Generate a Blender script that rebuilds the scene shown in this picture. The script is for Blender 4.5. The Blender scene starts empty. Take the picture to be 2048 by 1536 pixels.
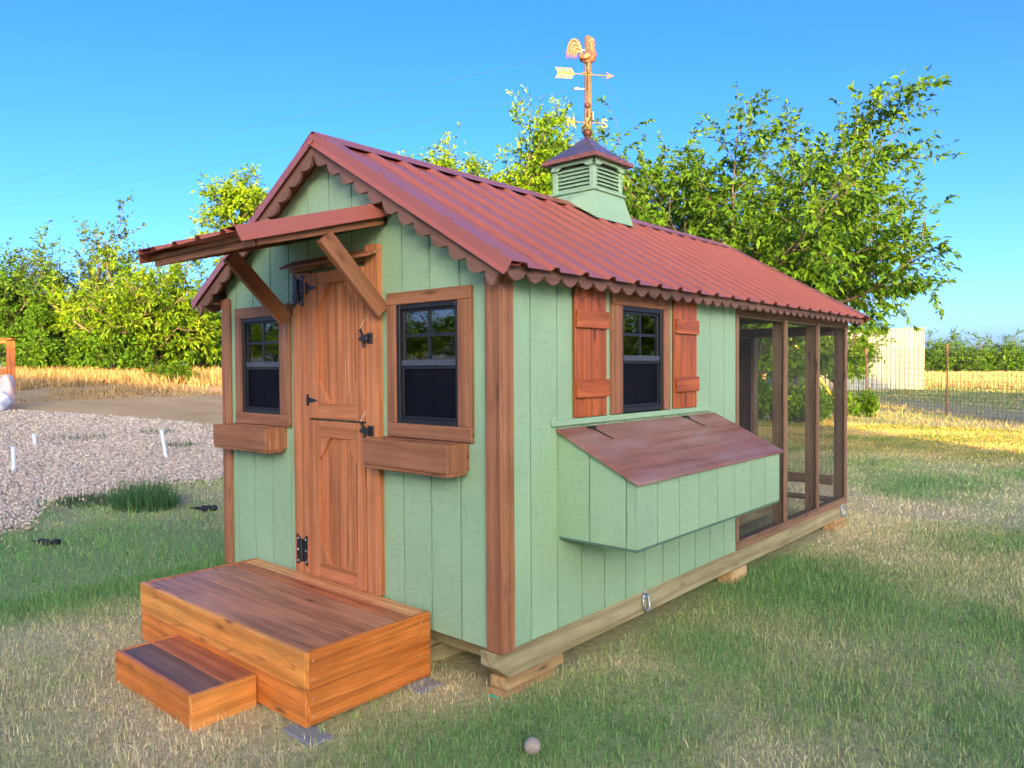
import bpy, bmesh, math, random
import numpy as np
from mathutils import Matrix, Vector

random.seed(7)
RNG = np.random.default_rng(11)
SC = bpy.context.scene
COL = SC.collection
rad = math.radians

# ------------------------------------------------------------------ camera
CAM = Vector((2.2292, -2.4716, 1.2793))
yaw, pitch, roll = rad(-41.1237), rad(-1.2828), rad(-0.3217)
fwd = Vector((math.sin(yaw)*math.cos(pitch), math.cos(yaw)*math.cos(pitch), math.sin(pitch)))
rgt = Vector((math.cos(yaw), -math.sin(yaw), 0))
upv = rgt.cross(fwd)
r2 = rgt*math.cos(roll) + upv*math.sin(roll)
u2 = -rgt*math.sin(roll) + upv*math.cos(roll)
cd = bpy.data.cameras.new('camera')
cam = bpy.data.objects.new('camera', cd)
COL.objects.link(cam)
cam.matrix_world = Matrix(((r2.x, u2.x, -fwd.x, CAM.x), (r2.y, u2.y, -fwd.y, CAM.y), (r2.z, u2.z, -fwd.z, CAM.z), (0, 0, 0, 1)))
cd.sensor_width = 36
cd.lens = 1490.5/2048*36
cd.clip_start = 0.05
cd.clip_end = 6000
SC.camera = cam

# ------------------------------------------------------------------ world, sun, exposure
SUN_EL = rad(9.0)
SUN_H = Vector((0.740, -0.671)).normalized()        # horizontal direction towards the sun
wd = bpy.data.worlds.new('World')
SC.world = wd
wd.use_nodes = True
wn = wd.node_tree
wn.nodes.clear()
sky = wn.nodes.new('ShaderNodeTexSky')
sky.sky_type = 'NISHITA'
sky.sun_disc = False
sky.sun_elevation = SUN_EL
sky.sun_rotation = math.atan2(SUN_H.x, SUN_H.y)
sky.altitude = 200
sky.air_density = 0.37
sky.dust_density = 3.3
sky.ozone_density = 1.5
hsv = wn.nodes.new('ShaderNodeHueSaturation')
hsv.inputs['Saturation'].default_value = 1.3
hsv.inputs['Hue'].default_value = 0.508
bg = wn.nodes.new('ShaderNodeBackground')
bg.inputs['Strength'].default_value = 0.15
wo = wn.nodes.new('ShaderNodeOutputWorld')
wn.links.new(sky.outputs[0], hsv.inputs['Color'])
wn.links.new(hsv.outputs[0], bg.inputs['Color'])
wn.links.new(bg.outputs[0], wo.inputs['Surface'])
sl = bpy.data.lights.new('sun', 'SUN')
sl.energy = 2.8
sl.angle = rad(0.55)
sl.color = (1.0, 0.67, 0.20)
so = bpy.data.objects.new('sun', sl)
COL.objects.link(so)
sd = Vector((-SUN_H.x*math.cos(SUN_EL), -SUN_H.y*math.cos(SUN_EL), -math.sin(SUN_EL)))
so.rotation_euler = sd.to_track_quat('-Z', 'Y').to_euler()
so.location = (20, -10, 30)
SC.view_settings.view_transform = 'Standard'
SC.view_settings.look = 'None'
SC.view_settings.exposure = 2.38
SC.view_settings.gamma = 1
SC.view_settings.use_curve_mapping = False
SC.render.engine = 'CYCLES'
SC.cycles.use_denoising = True
SC.cycles.max_bounces = 8
SC.cycles.diffuse_bounces = 3
SC.cycles.glossy_bounces = 3
SC.cycles.transmission_bounces = 3
SC.cycles.transparent_max_bounces = 12
SC.cycles.sample_clamp_indirect = 6

# ------------------------------------------------------------------ terrain helpers
def ss(a, b, x):
    t = np.clip((x-a)/(b-a), 0, 1)
    return t*t*(3-2*t)

def gz(x, y):
    x = np.asarray(x, float); y = np.asarray(y, float)
    return -.23 + 1.25*ss(0, 1, np.clip((-x-7)/38, 0, 1))*(1-ss(18, 40, y))

def _h(ix, iy, s):
    n = (ix.astype(np.int64)*374761393 + iy.astype(np.int64)*668265263 + s*974634777) & 0xffffffff
    n = ((n ^ (n >> 13))*1274126177) & 0xffffffff
    return ((n ^ (n >> 16)) & 0xffff)/65535.0

def vnoise(x, y, s=0):
    ix = np.floor(x); iy = np.floor(y)
    fx = x-ix; fy = y-iy
    fx = fx*fx*(3-2*fx); fy = fy*fy*(3-2*fy)
    a = _h(ix, iy, s); b = _h(ix+1, iy, s); c = _h(ix, iy+1, s); d = _h(ix+1, iy+1, s)
    return (a*(1-fx)+b*fx)*(1-fy) + (c*(1-fx)+d*fx)*fy

def fbm(x, y, s=0, o=4):
    v = 0; amp = .5; t = 0
    for i in range(o):
        v = v + amp*vnoise(x*2**i+17.3*i, y*2**i-9.1*i, s+i); t += amp; amp *= .55
    return v/t

# green patches of the lawn (x, y, radius, amount); negative = straw patches
PATCH = [(.45, .12, .50, .5), (.15, -.2, .40, .45), (.40, 1.1, .45, .55), (.15, 2.9, .8, .5), (1.5, 1.3, .55, .35), (-4.0, .35, 1.3, .7), (-3.6, -.4, .9, .35),
         (1.2, 2.4, .6, .3), (-.25, -.1, .3, -.7), (-.5, -1.05, .5, -.5), (-1.2, -1.3, .8, -.35), (.1, 6.2, 1.2, -.45), (.3, .75, .2, -.5), (1.1, .3, .25, -.3), (0.02, .35, .25, -.4), (-1.9, -1.0, .7, -.3)]

def dryness(x, y):
    d = .44 + 1.7*(fbm(x*.8+3, y*.8+8, 5, 5)-.5)
    for px, py, r, a in PATCH:
        d = d - a*np.exp(-((x-px)**2+(y-py)**2)/(r*r))
    d = d + .5*ss(10, 16, -x) + .22*ss(9, 12, y)
    return np.clip(d, 0, 1)

FENCE_A = np.array((-.47, 20.9)); FENCE_D = np.array((-5.18, 5.17))/np.hypot(5.18, 5.17)
def fence_off(x, y):
    return (x-FENCE_A[0])*(-FENCE_D[1]) + (y-FENCE_A[1])*FENCE_D[0]    # signed distance: <0 on the coop's side... sign fixed below

def soil(x, y):
    n = fbm(x*.9, y*.9, 31, 4)
    o = (x+.25)*.823+(y-18.8)*.567+1.4*(n-.5)
    far = .55*ss(0, .9, o)*(1-ss(2.6, 5.0, o))*(y > 12)*ss(-9.5, -7.0, x)
    left = ss(.52, .62, n)*ss(12, 15, -x)*.6
    bed = np.exp(-(((x+6.4)/1.3)**2+((y-.9)/.8)**2))*.8
    return np.clip(far+left+bed*(n > .45), 0, 1)

def field(x, y):
    return np.clip(ss(44, 56, y+.35*x) + ss(-26, -30, x)*(y < 40), 0, 1)

def ground_colour(x, y):
    d = dryness(x, y)[..., None]
    g = np.array((.29, .37, .115)); s = np.array((.62, .49, .26))
    c = g*(1-d)+s*d
    so_ = soil(x, y)[..., None]
    c = c*(1-so_)+np.array((.30, .225, .16))*so_
    lf = (ss(-11, -15, x)*(y < 30))[..., None]
    c = c*(1-lf*.8)+np.array((.66, .39, .16))*lf*.8*(.75+.5*fbm(x*1.1, y*1.1, 61, 4))[..., None]
    f = field(x, y)[..., None]
    return c*(1-f)+np.array((.50, .34, .15))*f

# ------------------------------------------------------------------ object helpers
W = {}
def tag(o, label=None, cat=None, group=None, kind=None):
    if label: o['label'] = label
    if cat: o['category'] = cat
    if group: o['group'] = group
    if kind: o['kind'] = kind
    return o

def link(o, M, parent=None):
    COL.objects.link(o)
    W[o.name] = M
    o.matrix_basis = M
    if parent is not None:
        o.parent = parent
        o.matrix_parent_inverse = W[parent.name].inverted()
    return o

def empty(name, loc, label, cat, group=None):
    o = bpy.data.objects.new(name, None)
    o.empty_display_size = .2
    link(o, Matrix.Translation(loc))
    return tag(o, label, cat, group)

class MB:
    """collects shapes in a frame T and builds them as one mesh object"""
    def __init__(s, T=None):
        s.v = []; s.f = []; s.T = T or Matrix.Identity(4); s.flip = s.T.determinant() < 0
    def add(s, vs, fs):
        b = len(s.v)
        s.v += [s.T @ Vector(p) for p in vs]
        for f in fs:
            f = [b+i for i in f]
            s.f.append(f[::-1] if s.flip else f)
        return s
    def box(s, a, b):
        (x0, y0, z0), (x1, y1, z1) = [min(p, q) for p, q in zip(a, b)], [max(p, q) for p, q in zip(a, b)]
        return s.add([(x0, y0, z0), (x1, y0, z0), (x1, y1, z0), (x0, y1, z0), (x0, y0, z1), (x1, y0, z1), (x1, y1, z1), (x0, y1, z1)],
                     [(0, 3, 2, 1), (4, 5, 6, 7), (0, 1, 5, 4), (1, 2, 6, 5), (2, 3, 7, 6), (3, 0, 4, 7)])
    def prism(s, poly, lo, hi, ax=1):
        """polygon in the two axes other than ax, extruded along ax from lo to hi"""
        n = len(poly)
        def p3(p, t):
            return (t, p[0], p[1]) if ax == 0 else ((p[0], t, p[1]) if ax == 1 else (p[0], p[1], t))
        vs = [p3(p, lo) for p in poly] + [p3(p, hi) for p in poly]
        area = sum(poly[i][0]*poly[(i+1) % n][1]-poly[(i+1) % n][0]*poly[i][1] for i in range(n))
        fs = [tuple(range(n))[::-1], tuple(range(n, 2*n))] + [(i, (i+1) % n, n+(i+1) % n, n+i) for i in range(n)]
        if (area < 0) != (ax == 1): fs = [f[::-1] for f in fs]
        return s.add(vs, fs)
    def tube(s, pts, r, n=8, cap=True, flat=None):
        pts = [Vector(p) for p in pts]
        rr = r if isinstance(r, (list, tuple)) else [r]*len(pts)
        vs = []; fs = []
        prev = None
        for i, p in enumerate(pts):
            d = (pts[min(i+1, len(pts)-1)]-pts[max(i-1, 0)]).normalized()
            if prev is None:
                a = d.orthogonal().normalized() if flat is None else (Vector(flat)-d*d.dot(Vector(flat))).normalized()
            else:
                a = (prev-d*d.dot(prev)).normalized()
            prev = a; b = d.cross(a)
            q = rr[i]
            ra, rb = q if isinstance(q, (list, tuple)) else (q, q)
            for k in range(n):
                t = 2*math.pi*k/n
                vs.append(p+a*math.cos(t)*ra+b*math.sin(t)*rb)
        for i in range(len(pts)-1):
            for k in range(n):
                k2 = (k+1) % n
                fs.append((i*n+k, i*n+k2, (i+1)*n+k2, (i+1)*n+k))
        if cap:
            fs.append(tuple(range(n))[::-1]); fs.append(tuple(range((len(pts)-1)*n, len(pts)*n)))
        return s.add(vs, fs)
    def lathe(s, prof, c=(0, 0, 0), n=20):
        c = Vector(c); vs = []; fs = []
        for r, z in prof:
            for k in range(n):
                t = 2*math.pi*k/n
                vs.append(c+Vector((r*math.cos(t), r*math.sin(t), z)))
        for i in range(len(prof)-1):
            for k in range(n):
                k2 = (k+1) % n
                fs.append((i*n+k, i*n+k2, (i+1)*n+k2, (i+1)*n+k))
        fs.append(tuple(range(n))[::-1]); fs.append(tuple(range((len(prof)-1)*n, len(prof)*n)))
        return s.add(vs, fs)
    def ball(s, c, r, n=16, m=10):
        rx, ry, rz = r if isinstance(r, (list, tuple)) else (r, r, r)
        prof = []
        vs = []; fs = []
        c = Vector(c)
        for i in range(1, m):
            ph = math.pi*i/m
            for k in range(n):
                t = 2*math.pi*k/n
                vs.append(c+Vector((rx*math.sin(ph)*math.cos(t), ry*math.sin(ph)*math.sin(t), -rz*math.cos(ph))))
        for i in range(m-2):
            for k in range(n):
                k2 = (k+1) % n
                fs.append((i*n+k, i*n+k2, (i+1)*n+k2, (i+1)*n+k))
        b = len(vs); vs += [c-Vector((0, 0, rz)), c+Vector((0, 0, rz))]
        for k in range(n):
            k2 = (k+1) % n
            fs.append((b, k2, k)); fs.append((b+1, (m-2)*n+k, (m-2)*n+k2))
        return s.add(vs, fs)
    def build(s, name, mat, parent=None, bevel=0.0, smooth=False, frame=None, origin=None, seg=1):
        me = bpy.data.meshes.new(name)
        if frame is None:
            if origin is None:
                xs = [v.x for v in s.v]; ys = [v.y for v in s.v]; zs = [v.z for v in s.v]
                origin = Vector(((min(xs)+max(xs))/2, (min(ys)+max(ys))/2, (min(zs)+max(zs))/2))
            M = Matrix.Translation(origin)
        else:
            M = frame
        Mi = M.inverted()
        me.from_pydata([Mi @ v for v in s.v], [], s.f)
        if len(s.f) < 1500:
            bm = bmesh.new(); bm.from_mesh(me); bmesh.ops.recalc_face_normals(bm, faces=bm.faces); bm.to_mesh(me); bm.free()
        if bevel > 0:
            bm = bmesh.new(); bm.from_mesh(me)
            es = [e for e in bm.edges if len(e.link_faces) == 2 and e.calc_face_angle(0) > .5]
            bmesh.ops.bevel(bm, geom=es, offset=bevel, segments=seg, affect='EDGES', clamp_overlap=True)
            bm.to_mesh(me); bm.free()
        if smooth:
            for p in me.polygons: p.use_smooth = True
        me.materials.append(mat)
        o = bpy.data.objects.new(name, me)
        return link(o, M, parent)

def frame_from(o, x, z_hint=(0, 0, 1)):
    """frame with local X along x"""
    x = Vector(x).normalized(); z = Vector(z_hint); y = z.cross(x).normalized(); z = x.cross(y)
    o = Vector(o)
    return Matrix(((x.x, y.x, z.x, o.x), (x.y, y.y, z.y, o.y), (x.z, y.z, z.z, o.z), (0, 0, 0, 1)))

def beam(name, p, q, w, t, mat, parent, z_hint=(0, 0, 1), bevel=.003):
    """straight timber from p to q; w across (local Y), t along local Z"""
    p, q = Vector(p), Vector(q); L = (q-p).length
    F = frame_from((p+q)/2, q-p, z_hint)
    m = MB(F).box((-L/2, -w/2, -t/2), (L/2, w/2, t/2))
    return m.build(name, mat, parent, bevel=bevel, frame=F)

# ------------------------------------------------------------------ materials
MATS = {}
def newmat(name):
    m = bpy.data.materials.new(name); m.use_nodes = True
    nt = m.node_tree
    b = nt.nodes['Principled BSDF']
    MATS[name] = m
    return m, nt, b

def N(nt, t, **kw):
    n = nt.nodes.new(t)
    for k, v in kw.items():
        if k.startswith('i_'):
            n.inputs[k[2:].replace('_', ' ')].default_value = v
        else: setattr(n, k, v)
    return n

def ramp(nt, stops):
    r = nt.nodes.new('ShaderNodeValToRGB')
    e = r.color_ramp.elements
    while len(e) < len(stops): e.new(.5)
    for el, (p, c) in zip(e, stops):
        el.position = p; el.color = (c[0], c[1], c[2], 1)
    return r

def coords(nt, scale, jitter=True):
    tc = nt.nodes.new('ShaderNodeTexCoord')
    src = tc.outputs['Object']
    if jitter:
        oi = nt.nodes.new('ShaderNodeObjectInfo')
        mu = N(nt, 'ShaderNodeVectorMath', operation='SCALE'); mu.inputs[0].default_value = (37.7, 51.3, 23.9)
        nt.links.new(oi.outputs['Random'], mu.inputs['Scale'])
        ad = N(nt, 'ShaderNodeVectorMath', operation='ADD')
        nt.links.new(src, ad.inputs[0]); nt.links.new(mu.outputs[0], ad.inputs[1])
        src = ad.outputs[0]
    mp = nt.nodes.new('ShaderNodeMapping'); mp.inputs['Scale'].default_value = scale
    nt.links.new(src, mp.inputs['Vector'])
    return mp.outputs[0]

def mixc(nt, fac, a, b, mode='MIX'):
    m = N(nt, 'ShaderNodeMix', data_type='RGBA', blend_type=mode)
    for sock, val in ((m.inputs[0], fac), (m.inputs[6], a), (m.inputs[7], b)):
        if hasattr(val, 'default_value') or hasattr(val, 'is_output'): nt.links.new(val, sock)
        elif isinstance(val, (int, float)): sock.default_value = val
        else: sock.default_value = (val[0], val[1], val[2], 1)
    return m.outputs[2]

def wood(name, dark, mid, light, axis=0, rough=.6, vary=.18, knots=True, bump=.25, stain=None, hue=.0, across=26, ring=6.5, figure=.75):
    m, nt, b = newmat(name)
    sc = [across]*3; sc[axis] = 1.3
    sf = [190]*3; sf[axis] = 5
    n1 = N(nt, 'ShaderNodeTexNoise', i_Scale=1.0, i_Detail=6.0, i_Roughness=.62, i_Distortion=1.1)
    nt.links.new(coords(nt, sc), n1.inputs['Vector'])
    r1 = ramp(nt, [(.28, dark), (.5, mid), (.72, light)])
    nt.links.new(n1.outputs[0], r1.inputs[0])
    n2 = N(nt, 'ShaderNodeTexNoise', i_Scale=1.0, i_Detail=3.0, i_Roughness=.7)
    nt.links.new(coords(nt, sf), n2.inputs['Vector'])
    r2_ = ramp(nt, [(.3, (.72, .70, .68)), (.62, (1.05, 1.05, 1.05))])
    nt.links.new(n2.outputs[0], r2_.inputs[0])
    c = mixc(nt, .8, r1.outputs[0], r2_.outputs[0], 'MULTIPLY')
    # growth rings cut lengthwise: long wavy cathedral figure
    sg = [ring]*3; sg[axis] = ring*.075
    wv = N(nt, 'ShaderNodeTexWave', wave_type='RINGS', rings_direction='XYZ'[axis], i_Scale=1.0, i_Distortion=5.5, i_Detail=2.0)
    wv.inputs['Detail Scale'].default_value = 1.2
    nt.links.new(coords(nt, sg), wv.inputs['Vector'])
    rw = ramp(nt, [(.0, (.70, .66, .62)), (.35, (.97, .97, .97)), (1.0, (1.06, 1.06, 1.06))])
    nt.links.new(wv.outputs[0], rw.inputs[0])
    c = mixc(nt, figure, c, rw.outputs[0], 'MULTIPLY')
    if knots:
        sk = [13]*3; sk[axis] = 3.1
        vo = N(nt, 'ShaderNodeTexVoronoi', i_Scale=1.0, i_Randomness=1.0)
        nt.links.new(coords(nt, sk), vo.inputs['Vector'])
        rk = ramp(nt, [(.05, (1, 1, 1)), (.16, (.25, .25, .25)), (.24, (0, 0, 0))])
        nt.links.new(vo.outputs['Distance'], rk.inputs[0])
        c = mixc(nt, rk.outputs[0], c, tuple(x*.42 for x in dark))
    # broad blotches of stain
    n3 = N(nt, 'ShaderNodeTexNoise', i_Scale=4.0, i_Detail=3.0)
    nt.links.new(coords(nt, (1, 1, 1)), n3.inputs['Vector'])
    r3 = ramp(nt, [(.3, (.80, .78, .78)), (.7, (1.12, 1.1, 1.08))])
    nt.links.new(n3.outputs[0], r3.inputs[0])
    c = mixc(nt, .7, c, r3.outputs[0], 'MULTIPLY')
    oi = nt.nodes.new('ShaderNodeObjectInfo')
    mr = N(nt, 'ShaderNodeMapRange'); mr.inputs[3].default_value = 1-vary; mr.inputs[4].default_value = 1+vary
    nt.links.new(oi.outputs['Random'], mr.inputs[0])
    hs = nt.nodes.new('ShaderNodeHueSaturation')
    nt.links.new(mr.outputs[0], hs.inputs['Value']); nt.links.new(c, hs.inputs['Color'])
    if stain:
        ns = N(nt, 'ShaderNodeTexNoise', i_Scale=1.0, i_Detail=5.0, i_Roughness=.6)
        ssc = [7]*3; ssc[axis] = 1.6
        nt.links.new(coords(nt, ssc), ns.inputs['Vector'])
        rs = ramp(nt, [(.42, (0, 0, 0)), (.66, (1, 1, 1))])
        nt.links.new(ns.outputs[0], rs.inputs[0])
        out = mixc(nt, rs.outputs[0], hs.outputs[0], stain)
    else: out = hs.outputs[0]
    nt.links.new(out, b.inputs['Base Color'])
    b.inputs['Roughness'].default_value = rough
    b.inputs['Specular IOR Level'].default_value = .35
    bu = N(nt, 'ShaderNodeBump', i_Strength=bump, i_Distance=.004)
    nt.links.new(n2.outputs[0], bu.inputs['Height']); nt.links.new(bu.outputs[0], b.inputs['Normal'])
    return m

def add_checks(m, axis=0):
    """short dark drying cracks across a weathered board"""
    nt = m.node_tree; b = nt.nodes['Principled BSDF']
    sock = b.inputs['Base Color']; src = sock.links[0].from_socket
    sc = [17.0]*3; sc[axis] = 2.2
    vo = N(nt, 'ShaderNodeTexVoronoi', feature='DISTANCE_TO_EDGE', i_Scale=1.0)
    nt.links.new(coords(nt, sc), vo.inputs['Vector'])
    r = ramp(nt, [(.0, (1, 1, 1)), (.022, (.6, .6, .6)), (.05, (0, 0, 0))])
    nt.links.new(vo.outputs['Distance'], r.inputs[0])
    n = N(nt, 'ShaderNodeTexNoise', i_Scale=6.0, i_Detail=2.0)
    nt.links.new(coords(nt, (1, 1, 1)), n.inputs['Vector'])
    g = ramp(nt, [(.50, (0, 0, 0)), (.64, (.6, .6, .6))])
    nt.links.new(n.outputs[0], g.inputs[0])
    f = mixc(nt, 1.0, r.outputs[0], g.outputs[0], 'MULTIPLY')
    nt.links.new(mixc(nt, f, src, (.22, .075, .022)), sock)

def plain(name, col, rough=.5, metal=0.0, spec=.5, noise=.12, scale=9, bump=0.0):
    m, nt, b = newmat(name)
    n = N(nt, 'ShaderNodeTexNoise', i_Scale=scale, i_Detail=5.0, i_Roughness=.6)
    nt.links.new(coords(nt, (1, 1, 1)), n.inputs['Vector'])
    r = ramp(nt, [(.3, tuple(c*(1-noise) for c in col)), (.7, tuple(min(1, c*(1+noise)) for c in col))])
    nt.links.new(n.outputs[0], r.inputs[0]); nt.links.new(r.outputs[0], b.inputs['Base Color'])
    b.inputs['Roughness'].default_value = rough; b.inputs['Metallic'].default_value = metal
    b.inputs['Specular IOR Level'].default_value = spec
    if bump:
        bu = N(nt, 'ShaderNodeBump', i_Strength=bump, i_Distance=.01)
        nt.links.new(n.outputs[0], bu.inputs['Height']); nt.links.new(bu.outputs[0], b.inputs['Normal'])
    return m

def siding_mat(name, col, axis=2):
    m, nt, b = newmat(name)
    n = N(nt, 'ShaderNodeTexNoise', i_Scale=2.2, i_Detail=4.0)
    nt.links.new(coords(nt, (1, 1, 1)), n.inputs['Vector'])
    r = ramp(nt, [(.3, tuple(c*.93 for c in col)), (.7, tuple(c*1.06 for c in col))])
    nt.links.new(n.outputs[0], r.inputs[0])
    # embossed wood texture: rippled fibres and cathedral grain
    s1 = [22]*3; s1[axis] = 3.0
    nw = N(nt, 'ShaderNodeTexNoise', i_Scale=1.0, i_Detail=2.0, i_Distortion=.6)
    nt.links.new(coords(nt, s1), nw.inputs['Vector'])
    s2 = [13]*3; s2[axis] = 62
    nr = N(nt, 'ShaderNodeTexNoise', i_Scale=1.0, i_Detail=2.5, i_Roughness=.5, i_Distortion=1.4)
    nt.links.new(coords(nt, s2), nr.inputs['Vector'])
    s3 = [150]*3; s3[axis] = 8
    nf = N(nt, 'ShaderNodeTexNoise', i_Scale=1.0, i_Detail=2.0)
    nt.links.new(coords(nt, s3), nf.inputs['Vector'])
    gate = ramp(nt, [(.38, (0, 0, 0)), (.60, (1, 1, 1))])
    nt.links.new(nw.outputs[0], gate.inputs[0])
    h = mixc(nt, gate.outputs[0], nf.outputs[0], nr.outputs[0])
    hr = ramp(nt, [(.34, (.80, .82, .82)), (.46, (.98, .98, .98)), (.60, (1.05, 1.04, 1.04))])
    nt.links.new(h, hr.inputs[0])
    c = mixc(nt, .65, r.outputs[0], hr.outputs[0], 'MULTIPLY')
    nt.links.new(c, b.inputs['Base Color'])
    bu = N(nt, 'ShaderNodeBump', i_Strength=.65, i_Distance=.004)
    nt.links.new(h, bu.inputs['Height']); nt.links.new(bu.outputs[0], b.inputs['Normal'])
    b.inputs['Roughness'].default_value = .55
    b.inputs['Specular IOR Level'].default_value = .35
    return m

GREEN = (.318, .478, .270)
M_SIDE = siding_mat('green_siding', GREEN, 2)
M_SIDE_H = plain('green_paint', GREEN, .5, noise=.05, scale=6)
M_GROOVE = plain('green_groove', (.09, .17, .115), .7, noise=.05)
cedar = ((.22, .095, .045), (.34, .150, .070), (.44, .215, .105))
trimc = ((.285, .110, .045), (.365, .152, .066), (.43, .195, .090))
RUNT = [wood('run_trim_%s' % 'xyz'[a], (.20, .105, .055), (.27, .148, .080), (.33, .19, .11), axis=a, vary=.1, across=36) for a in range(3)]
TRIM = [wood('trim_cedar_%s' % 'xyz'[a], *trimc, axis=a, vary=.09, across=36, bump=.4) for a in range(3)]
DOOR = [wood('door_cedar_%s' % 'xyz'[a], (0.43, 0.145, 0.052), (0.56, 0.205, 0.075), (0.66, 0.265, 0.105), axis=a, vary=.06, knots=False, across=44, bump=.4) for a in range(3)]
SHUT = [wood('shutter_cedar_%s' % 'xyz'[a], (0.300, 0.059, 0.014), (0.528, 0.119, 0.027), (0.672, 0.190, 0.048), axis=a, vary=.16, rough=.42) for a in range(3)]
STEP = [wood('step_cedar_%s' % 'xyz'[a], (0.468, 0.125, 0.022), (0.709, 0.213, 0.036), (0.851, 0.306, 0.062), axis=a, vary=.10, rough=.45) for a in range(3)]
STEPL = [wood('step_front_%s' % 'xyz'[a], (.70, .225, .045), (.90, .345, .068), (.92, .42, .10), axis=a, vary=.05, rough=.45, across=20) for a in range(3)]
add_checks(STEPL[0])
DECK_GREY = wood('deck_grey', (0.297, 0.129, 0.067), (0.478, 0.198, 0.100), (0.637, 0.261, 0.127), axis=0, vary=.1, rough=.5, stain=(0.637, 0.273, 0.134))
DECK_DARK = wood('deck_dark', (0.176, 0.093, 0.056), (0.250, 0.133, 0.076), (0.333, 0.166, 0.090), axis=0, vary=.05, rough=.5)
DECK_RED = wood('deck_red', (0.369, 0.113, 0.040), (0.555, 0.172, 0.063), (0.666, 0.232, 0.085), axis=0, vary=.06, rough=.5)
DECK_TAN = wood('deck_tan', (0.609, 0.266, 0.102), (0.831, 0.379, 0.144), (0.900, 0.439, 0.171), axis=0, vary=.05, rough=.55)
SCAL = wood('scallop_cedar', (0.167, 0.079, 0.050), (0.231, 0.112, 0.070), (0.290, 0.150, 0.094), axis=0, vary=.08)
TREAT = [wood('treated_pine_%s' % 'xyz'[a], (0.284, 0.228, 0.106), (0.396, 0.332, 0.166), (0.464, 0.408, 0.225), axis=a, vary=.08, across=14) for a in range(3)]
TREATD = [wood('run_lumber_%s' % 'xyz'[a], (.16, .105, .058), (.23, .155, .088), (.29, .205, .125), axis=a, vary=.10, across=14) for a in range(3)]
BLOCKW = wood('block_pine', (.40, .23, .085), (.55, .34, .14), (.62, .42, .20), axis=1, vary=.10, across=12)
DARKW = wood('dark_lumber', (.05, .035, .025), (.075, .052, .038), (.10, .07, .05), axis=2, vary=.1)

def roofmetal(name, col, rough):
    m, nt, b = newmat(name)
    n = N(nt, 'ShaderNodeTexNoise', i_Scale=3.0, i_Detail=6.0, i_Roughness=.65)
    nt.links.new(coords(nt, (1, 1, 1)), n.inputs['Vector'])
    r = ramp(nt, [(.3, tuple(c*.95 for c in col)), (.7, tuple(c*1.04 for c in col))])
    nt.links.new(n.outputs[0], r.inputs[0]); nt.links.new(r.outputs[0], b.inputs['Base Color'])
    rr = N(nt, 'ShaderNodeMapRange'); rr.inputs[3].default_value = rough-.02; rr.inputs[4].default_value = rough+.03
    nt.links.new(n.outputs[0], rr.inputs[0]); nt.links.new(rr.outputs[0], b.inputs['Roughness'])
    b.inputs['Specular IOR Level'].default_value = .55
    return m
M_ROOF = roofmetal('red_roof_metal', (.40, .112, .068), .37)
M_RTRIM = roofmetal('red_trim_metal', (.37, .105, .068), .40)
M_BLACK = plain('black_frame', (.014, .015, .018), .42, spec=.4)
M_IRON = plain('black_iron', (.012, .012, .013), .45, metal=.0, spec=.6, bump=.2, scale=60)
M_ZINC = plain('zinc', (.55, .58, .60), .32, metal=.9, scale=30)
M_COPPER = plain('copper', (.30, .135, .075), .5, metal=.35, noise=.25, scale=14)
M_COPD = plain('aged_copper', (.16, .065, .045), .45, metal=.5, noise=.3, scale=10)
M_COPR = plain('copper_sheet', (.36, .235, .24), .40, metal=.8, noise=.22, scale=12)
M_COPE = plain('copper_edge', (.52, .17, .11), .42, metal=.6, noise=.3, scale=26)
M_BRASS = plain('brass', (.30, .215, .045), .5, metal=.3, noise=.15, scale=20)
M_LID = wood('lid_stain', (.27, .105, .065), (.345, .135, .088), (.40, .175, .12), axis=1, rough=.34, knots=False, vary=.02, bump=.5, across=60, stain=(.37, .215, .175))
M_CONC = plain('concrete', (.27, .265, .25), .85, noise=.2, scale=30, bump=.4)
M_STONE = plain('ball_beige', (.40, .32, .235), .8, noise=.18, scale=40, bump=.2)
M_INSUL = plain('grey_insulator', (.26, .25, .25), .4)
M_PVC = plain('white_pvc', (.72, .75, .76), .4, noise=.04)
M_CLOD = plain('dark_clod', (.018, .017, .020), .8, noise=.4, scale=30, bump=.6)
M_WIRE = plain('galvanised_wire', (.05, .05, .048), .6, metal=.0, scale=20)
M_FWIRE = plain('fence_wire', (.055, .052, .045), .6)
M_TPOST = plain('rusty_post', (.25, .13, .075), .8, noise=.3, scale=20)
M_SHED = plain('cream_shed_metal', (.26, .262, .215), .5, noise=.04)
M_POLE = wood('pole_wood', (.09, .060, .036), (.165, .115, .068), (.23, .165, .10), axis=2, vary=.05, across=9)
M_ORANGE = [wood('orange_fence_%s' % 'xyz'[a], (.42, .115, .025), (.58, .175, .04), (.66, .24, .07), axis=a, vary=.06) for a in range(3)]
M_BAG = plain('white_bag', (.68, .67, .70), .5, noise=.12, scale=8, bump=.4)
M_BAGP = plain('pink_bag', (.72, .50, .43), .5, noise=.15, scale=10, bump=.4)
M_YELL = plain('yellow_plastic', (.80, .62, .04), .4)
M_TAG = plain('green_tag', (.03, .50, .36), .5, noise=.25, scale=120)
M_STRING = plain('string', (.62, .56, .45), .8)
M_PINK = plain('pink_plastic', (.62, .10, .16), .5)
M_HWALL = plain('shade_barn_wall', (.38, .32, .26), .8)
M_HROOF = plain('shade_barn_roof', (.11, .10, .095), .9)
M_BARK = plain('bark', (.30, .205, .13), .9, noise=.35, scale=14, bump=.6)
M_BARKD = plain('dark_bark', (.13, .10, .075), .9, noise=.35, scale=14, bump=.6)

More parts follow.
